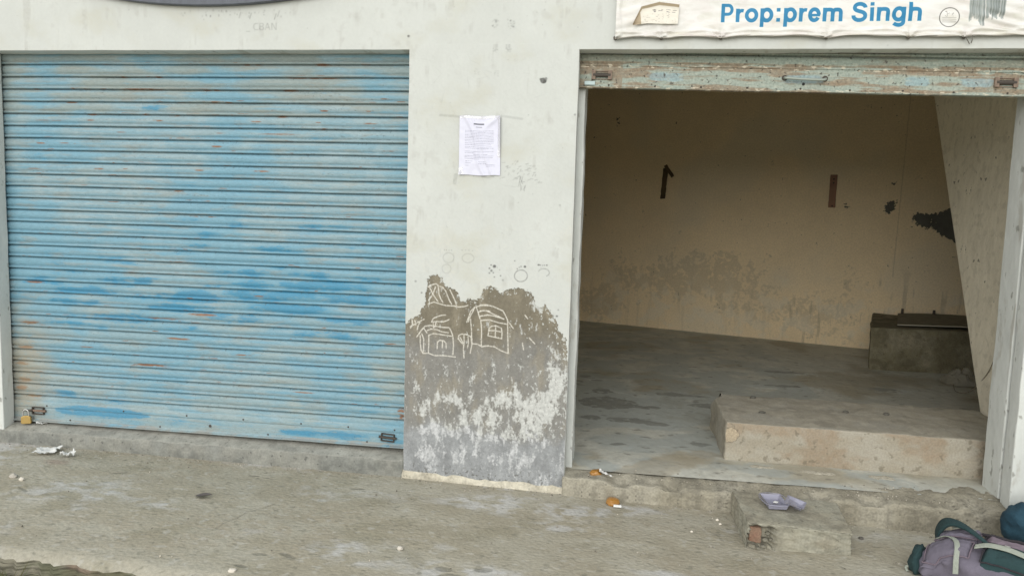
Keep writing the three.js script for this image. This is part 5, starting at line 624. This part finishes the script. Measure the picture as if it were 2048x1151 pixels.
{   // sand and grit swept along the walls and in the hollows
  const g = crumple(1, 0.8, 0.9, 2, 0.7, 1), n = 2400, im = shade(new THREE.InstancedMesh(g, std({ color: lin(1, 1, 1) }), n)), M = new THREE.Matrix4(), q = new THREE.Quaternion(), e = new THREE.Euler(), c = new THREE.Color();
  for (let i = 0; i < n; i++) {
    const near = i % 3, r = 0.0011 + 0.0035 * Math.pow(rnd(), 4); let x = rr(-3.7, 2.2), z, y;
    if (near === 0) { z = Math.pow(rnd(), 3) * 0.12 + (x > 0.62 && x < 1.12 ? 0.46 : 0.02); y = G(x); } else if (near === 1) { z = Math.pow(rnd(), 1.2) * 1.2 + 0.02; y = G(x); } else { x = i % 2 ? rr(1.2, 1.93) : rr(-0.22, 1.9); z = -0.01 - Math.pow(rnd(), 1.5) * 0.33; y = z > -0.12 ? 0.083 : 0.093; }
    if (near < 2 && x > 0.6 && x < 1.13 && z < 0.47) x += 0.55;
    e.set(rr(0, 6), rr(0, 6), rr(0, 6)); q.setFromEuler(e); M.compose(new THREE.Vector3(x, y + r * 0.4, z), q, new THREE.Vector3(r, r, r)); im.setMatrixAt(i, M); const t = rnd(); im.setColorAt(i, c.setRGB(mix(0.1, 0.5, t), mix(0.09, 0.46, t), mix(0.07, 0.38, t)));
  }
  im.name = 'grit'; im.userData = { kind: 'stuff', label: 'sand and grit scattered over the pavement and threshold', category: 'grit' }; scene.add(im);
  // lumps of spilled mortar along the foot of the long step
  for (const [x, z, w, l] of [[0.82, -0.33, 0.07, 'flat spilled mortar lump at the near corner of the long step'], [1.12, -0.3, 0.1, 'long spilled mortar lump before the middle of the long step'], [1.45, -0.29, 0.08, 'spilled mortar lump before the long step toward the pier']]) { const o = single('mortar_lump', crumple(w, 0.011, 0.035, x * 5, 0.6, 3), mortarMat, l, 'mortar', 'mortar spilled along the long step'); o.position.set(x, 0.094, z); o.rotation.y = -0.06; }
}

// ---------------------------------------------------------------- backpack and the person beside it
function clothMat(base, k = 1, weave = 260) { return std({ map: tex(256, 256, (u, v) => mul3(base, 0.72 + 0.36 * fbm(u * 9 * k, v * 9 * k, 4) + 0.2 * vn(u * weave, v * weave)), MX), bumpMap: hTex(256, 256, (u, v) => 0.6 * fbm(u * 16, v * 16, 4) + 0.4 * vn(u * weave, v * weave), MX), bumpScale: 0.003, roughness: 0.92 }); }
{
  const bag = thing('backpack', 'grey lavender backpack with a dark green padded strap lying on the pavement', 'backpack', [1.615, G(1.6) - 0.002, 0.6]); bag.rotation.y = -0.61; bag.rotation.z = 0.02;
  const grey = clothMat([0.135, 0.122, 0.155]), mauve = clothMat([0.19, 0.15, 0.18]), green = clothMat([0.017, 0.045, 0.047]), web = clothMat([0.36, 0.39, 0.33], 2, 120), black = clothMat([0.035, 0.03, 0.035]);
  const A = 0.27, B = 0.092, C = 0.17, top = (x, z) => { const q = 1 - Math.abs(x / A) ** 3 - Math.abs(z / C) ** 3; return 0.095 + B * Math.pow(Math.max(0, q), 1 / 2.6); };
  const slump = (x) => 1 - 0.35 * st(-0.1, -0.27, x);
  part(bag, 'main_body', sdfMesh([-0.32, -0.02, -0.22], [0.32, 0.24, 0.22], 0.0075, (x, y, z) => {
    const w = 0.022 * (fbm3(x * 9 + 4, y * 9, z * 9 + 8, 3) - 0.5) + 0.03 * st(-0.02, -0.22, x) * (fbm3(x * 13 + z * 5, y * 11, z * 17 + 3, 2) - 0.5), k = slump(x), yy = Math.max(y, 0.012) === y ? y : y;
    const e = Math.abs(x / A) ** 3 + Math.abs((yy - 0.095 * k) / (B * k)) ** 2.6 + Math.abs(z / C) ** 3; return (Math.pow(e, 1 / 2.8) - 1) * 0.1 - w;
  }), grey);
  const pt = (x, z, lift, e) => top(x, z) * (0.5 + 0.5 * slump(x)) + lift * st(0, 0.12, e) + 0.012 * (fbm(x * 16, z * 16, 3) - 0.5) - 0.012 * Math.abs(fbm(x * 11 + z * 17 + 5, z * 9 - x * 6, 3) - 0.5);
  const patch = (x0, x1, z0, z1, lift, nu, nv, sag = 0) => solidSheet(nu * 2, nv * 2, (u, v) => { const x = mix(x0, x1, u), z = mix(z1, z0, v), e = Math.min(u, 1 - u, v, 1 - v); return [x, pt(x, z, lift, e) - sag * (1 - st(0, 0.12, e)), z, x * 3, z * 3]; }, 0.004);
  const piped = (name, x0, x1, z0, z1, lift, nu, nv, sag, m, pm) => { const o = part(bag, name, patch(x0, x1, z0, z1, lift, nu, nv, sag), m), L = []; for (let i = 0; i < 40; i++) { const q = i / 10, k = Math.floor(q), f = q - k, x = k === 0 ? mix(x0, x1, f) : k === 1 ? x1 : k === 2 ? mix(x1, x0, f) : x0, z = k === 0 ? z0 : k === 1 ? mix(z0, z1, f) : k === 2 ? z1 : mix(z1, z0, f); L.push([mix(x, (x0 + x1) / 2, 0.06), pt(x, z, lift, 0.07), mix(z, (z0 + z1) / 2, 0.06)]); } part(o, 'piping', tube(L, 0.0032, 120, 6, true), pm); return o; };
  piped('front_pocket', -0.03, 0.2, 0.035, 0.155, 0.034, 30, 24, 0.006, green, black);
  piped('side_panel', -0.06, 0.25, -0.15, -0.075, 0.02, 30, 14, 0.004, mauve, black); piped('side_panel', -0.05, 0.25, -0.06, 0.028, 0.026, 30, 14, 0.004, mauve, black);
  piped('top_flap', -0.225, -0.055, -0.1, 0.025, 0.032, 26, 26, 0.004, grey, mauve); piped('top_flap', -0.24, -0.06, 0.045, 0.15, 0.024, 26, 20, 0.006, grey, mauve);
  for (const [z, l] of [[0.031, 0.02], [-0.068, 0.0], [-0.145, 0.02]]) { part(bag, 'zipper', tube(Array.from({ length: 14 }, (_, i) => { const x = mix(-0.06 + l, 0.24, i / 13), zz = z + 0.006 * Math.sin(i * 0.9); return [x, pt(x, zz, 0.022, 1), zz]; }), 0.0075, 60, 6), black); }
  part(bag, 'zip_puller', box(0.02, 0.004, 0.008, 0.05, top(0.05, 0.03) + 0.03, 0.035, 0.002), steel);
  part(bag, 'carry_strap', ribbon([[-0.215, 0.09, -0.06], [-0.222, 0.165, -0.06], [-0.19, 0.222, -0.045], [-0.135, 0.236, -0.015], [-0.075, 0.226, 0.02], [-0.02, 0.205, 0.05], [0.015, 0.185, 0.075]], [0.3, 0.05, 1], 0.07, 0.012, 48, [0.75, -0.2, 0.65]), green);
  part(bag, 'webbing', ribbon([[-0.21, 0.165, 0.01], [-0.17, 0.196, 0.035], [-0.13, 0.205, 0.08], [-0.112, 0.195, 0.125], [-0.105, 0.155, 0.165], [-0.1, 0.1, 0.185]], [1, 0.1, -0.35], 0.02, 0.003), web);
  part(bag, 'webbing', ribbon([[-0.055, 0.2, 0.09], [-0.01, 0.217, 0.085], [0.06, 0.222, 0.09], [0.12, 0.216, 0.1], [0.15, 0.21, 0.1]], [0, -0.4, 1], 0.026, 0.004), web);
  part(bag, 'webbing', ribbon([[-0.17, 0.205, -0.05], [-0.13, 0.214, -0.06], [-0.08, 0.21, -0.07]], [0.3, 0, 1], 0.016, 0.003), web);
  part(bag, 'pocket_mouth', tube([[-0.16, 0.18, 0.045], [-0.12, 0.183, 0.04], [-0.08, 0.186, 0.045], [-0.06, 0.19, 0.06]], 0.01, 24, 8), black);
  const bk = part(bag, 'buckle', box(0.03, 0.012, 0.02, 0, 0, 0, 0.004), std({ color: lin(0.75, 0.75, 0.78), roughness: 0.35 })); bk.position.set(-0.095, 0.196, 0.075); bk.rotation.y = -0.5;
  part(bag, 'end_pocket', crumple(0.035, 0.07, 0.075, 5, 0.35), green).position.set(-0.272, 0.055, 0.045);
  part(bag, 'end_pull', tube([[-0.29, 0.04, 0.08], [-0.31, 0.03, 0.09], [-0.3, 0.015, 0.1]], 0.006, 12, 6), web);
}
{
  const P = thing('person', 'person in dark blue jeans sitting cross-legged by the pier, one knee in view', 'person', [0, 0, 0]);
  const legs = [[[2.36, 0.07, 0.24], [1.925, 0.088, 0.205], [2.24, 0.0, 0.5], [2.44, -0.02, 0.58]], [[2.54, 0.06, 0.24], [3.02, 0.085, 0.28], [2.68, 0.0, 0.47], [2.47, -0.03, 0.5]]];
  const legD = (p, k) => { let d = cap(p, [2.38, 0.055, 0.21], [2.52, 0.055, 0.21], 0.125 + k, 0.125 + k); for (const [h, n, a] of legs) { d = smin(d, cap(p, h, n, 0.096 + k, 0.088 + k), 0.05); d = smin(d, cap(p, n, a, 0.066 + k, 0.045 + k), 0.04); } return d; };
  const arms = [[[2.27, 0.5, 0.16], [2.17, 0.27, 0.22], [2.13, 0.19, 0.4]], [[2.63, 0.5, 0.16], [2.74, 0.27, 0.22], [2.8, 0.19, 0.4]]];
  const torso = (p, k) => { let d = cap(p, [2.45, 0.08, 0.2], [2.45, 0.36, 0.17], 0.125 + k, 0.115 + k); d = smin(d, cap(p, [2.37, 0.44, 0.165], [2.53, 0.44, 0.165], 0.105 + k, 0.105 + k), 0.08); return smin(d, cap(p, arms[0][0], arms[1][0], 0.058 + k, 0.058 + k), 0.06); };
  const armD = (p, k, upto = 1) => { let d = 9; for (const [s, e, w] of arms) { d = Math.min(d, smin(cap(p, s, e, 0.05 + k, 0.04 + k), upto > 0.5 ? cap(p, e, w, 0.038 + k, 0.027 + k) : 9, 0.02)); } return d; };
  const body = sdfMesh([1.78, -0.1, -0.02], [3.12, 0.98, 0.72], 0.0125, (x, y, z) => {
    const p = [x, y, z]; let d = smin(torso(p, 0), legD(p, -0.008), 0.04); d = smin(d, armD(p, 0), 0.03); d = smin(d, cap(p, [2.45, 0.52, 0.165], [2.45, 0.66, 0.18], 0.052, 0.048), 0.03);
    d = smin(d, cap(p, [2.45, 0.79, 0.19], [2.45, 0.73, 0.2], 0.093, 0.07), 0.03); d = smin(d, cap(p, [2.45, 0.75, 0.285], [2.45, 0.722, 0.3], 0.009, 0.013), 0.015); for (const s of [-1, 1]) d = smin(d, cap(p, [2.45 + s * 0.094, 0.74, 0.19], [2.45 + s * 0.098, 0.765, 0.185], 0.012, 0.014), 0.01);
    for (const [, , a, t] of legs) d = smin(d, cap(p, a, t, 0.04, 0.03), 0.03); return d;
  });
  const hands = [];
  for (const [s, w] of [[-1, arms[0][2]], [1, arms[1][2]]]) hands.push(sdfMesh([w[0] - 0.1, w[1] - 0.1, w[2] - 0.05], [w[0] + 0.1, w[1] + 0.08, w[2] + 0.19], 0.0045, (x, y, z) => {
    const p = [x - w[0], y - w[1], z - w[2]]; let d = smin(cap(p, [0, 0, -0.03], [0, 0, 0.03], 0.027, 0.024), cap(p, [-0.025, -0.004, 0.07], [0.025, -0.004, 0.07], 0.017, 0.017), 0.04);
    for (let i = 0; i < 4; i++) { const fx = -0.03 + 0.02 * i, l = [0.032, 0.04, 0.042, 0.034][s > 0 ? i : 3 - i]; d = smin(d, Math.min(cap(p, [fx, -0.004, 0.08], [fx * 1.15, -0.012, 0.085 + l], 0.009, 0.0085), cap(p, [fx * 1.15, -0.012, 0.085 + l], [fx * 1.15, -0.045, 0.085 + l * 1.5], 0.0085, 0.0075)), 0.006); }
    return smin(d, Math.min(cap(p, [-s * 0.025, 0, 0.02], [-s * 0.052, -0.012, 0.06], 0.0125, 0.01), cap(p, [-s * 0.052, -0.012, 0.06], [-s * 0.05, -0.03, 0.09], 0.01, 0.0085)), 0.012);
  }));
  const skin = std({ color: lin(0.24, 0.13, 0.08), roughness: 0.6 }); part(P, 'body', mergeGeometries([body, ...hands]), skin);
  const denim = std({ map: tex(256, 256, (u, v) => mul3(mix3([0.008, 0.035, 0.055], [0.02, 0.065, 0.095], fbm(u * 8, v * 8, 4)), 0.7 + 0.5 * vn(u * 240, v * 240)), MX), bumpMap: hTex(256, 256, (u, v) => 0.5 * fbm(u * 14, v * 14, 4) + 0.5 * vn(u * 200 + v * 200, v * 40), MX), bumpScale: 0.003, roughness: 0.95 });
  part(P, 'jeans', sdfMesh([1.76, -0.11, -0.02], [3.16, 0.26, 0.64], 0.012, (x, y, z) => { const p = [x, y, z]; return Math.max(legD(p, 0.012) - (0.034 * (fbm3(x * 12 + y * 14, y * 8, z * 13, 3) - 0.5) - 0.05 * Math.max(0, 0.12 - Math.abs(fbm3(x * 13 + y * 15 + 2, y * 5 - x * 6, z * 9, 2) - 0.5))), -0.4 + 0, cut(p)); }), denim);
  function cut(p) { let d = y0(p); for (const [, , a] of legs) d = Math.max(d, 0.05 - Math.hypot(p[0] - a[0], p[1] - a[1], p[2] - a[2] - 0.03)); return d; } function y0(p) { return p[1] - 0.2; }
  part(P, 'shirt', sdfMesh([2.05, 0.05, -0.01], [2.86, 0.62, 0.5], 0.012, (x, y, z) => { const p = [x, y, z]; return Math.max(smin(torso(p, 0.014), armD(p, 0.014, 0), 0.04) - 0.012 * (fbm3(x * 12, y * 9, z * 12, 3) - 0.5), 0.12 - y, Math.hypot(x - 2.45, (z - 0.2)) < 0.066 ? y - 0.55 : -1); }), clothMat([0.3, 0.3, 0.28]));
  part(P, 'hair', sdfMesh([2.33, 0.68, 0.06], [2.57, 0.92, 0.32], 0.007, (x, y, z) => { const p = [x, y, z]; return Math.max(cap(p, [2.45, 0.797, 0.188], [2.45, 0.74, 0.17], 0.1, 0.085) - 0.008 * (fbm3(x * 40, y * 40, z * 40, 2) - 0.5), st(0.2, 0.27, z) * 0.13 + 0.7 - y); }), std({ color: lin(0.012, 0.01, 0.009), roughness: 0.5 }));
  const eyeM = std({ color: lin(0.7, 0.68, 0.64), roughness: 0.2 }), irisM = std({ color: lin(0.02, 0.012, 0.008), roughness: 0.2 }), lipM = std({ color: lin(0.2, 0.07, 0.05), roughness: 0.5 });
  for (const s of [-1, 1]) { const e = part(P, 'eye', new THREE.SphereGeometry(0.0115, 14, 10), eyeM); e.position.set(2.45 + s * 0.034, 0.768, 0.271); part(e, 'iris', new THREE.SphereGeometry(0.006, 10, 8), irisM).position.set(0, 0, 0.0075); const b = part(P, 'eyebrow', tube([[-0.018, 0, 0], [0, 0.005, 0.004], [0.018, 0, 0]], 0.0035, 10, 6), irisM); b.position.set(2.45 + s * 0.036, 0.791, 0.274); }
  part(P, 'mouth', tube([[-0.022, 0, -0.004], [0, -0.002, 0.004], [0.022, 0, -0.004]], 0.005, 12, 6), lipM).position.set(2.45, 0.694, 0.268);
}
{   // grass at the foot of the pavement edge
  const blade = new THREE.BufferGeometry(); blade.setAttribute('position', new THREE.Float32BufferAttribute([-0.003, 0, 0, 0.003, 0, 0, -0.0022, 0.5, 0.12, 0.0022, 0.5, 0.12, 0, 1, 0.45], 3)); blade.setAttribute('uv', new THREE.Float32BufferAttribute([0, 0, 1, 0, 0, 0.5, 1, 0.5, 0.5, 1], 2)); blade.setIndex([0, 1, 2, 1, 3, 2, 2, 3, 4]); blade.computeVertexNormals();
  const n = 2600, im = shade(new THREE.InstancedMesh(blade, std({ color: lin(1, 1, 1), side: THREE.DoubleSide, roughness: 0.8 }), n)), M = new THREE.Matrix4(), q = new THREE.Quaternion(), e = new THREE.Euler(), c = new THREE.Color();
  for (let i = 0; i < n; i++) { const x = i % 4 === 1 ? rr(-2.75, -2.34) : i % 4 ? rr(-3.2, -2.12) : rr(-4.4, -0.8), h = (i % 4 === 1 ? rr(0.1, 0.17) : rr(0.03, 0.09)); e.set(rr(-0.4, 0.4), rr(0, 6.3), rr(-0.4, 0.4)); q.setFromEuler(e); M.compose(new THREE.Vector3(x, -0.152, 1.27 + 0.03 * (x + 2.4) + Math.pow(rnd(), 1.6) * 0.5), q, new THREE.Vector3(1, h, h * 0.8)); im.setMatrixAt(i, M); const t = rnd(); im.setColorAt(i, c.setRGB(mix(0.06, 0.2, t), mix(0.1, 0.19, t), mix(0.02, 0.06, t))); }
  im.name = 'grass'; im.userData = { kind: 'stuff', label: 'short green grass growing along the foot of the pavement edge', category: 'grass' }; scene.add(im);
}

renderer.render(scene, camera);
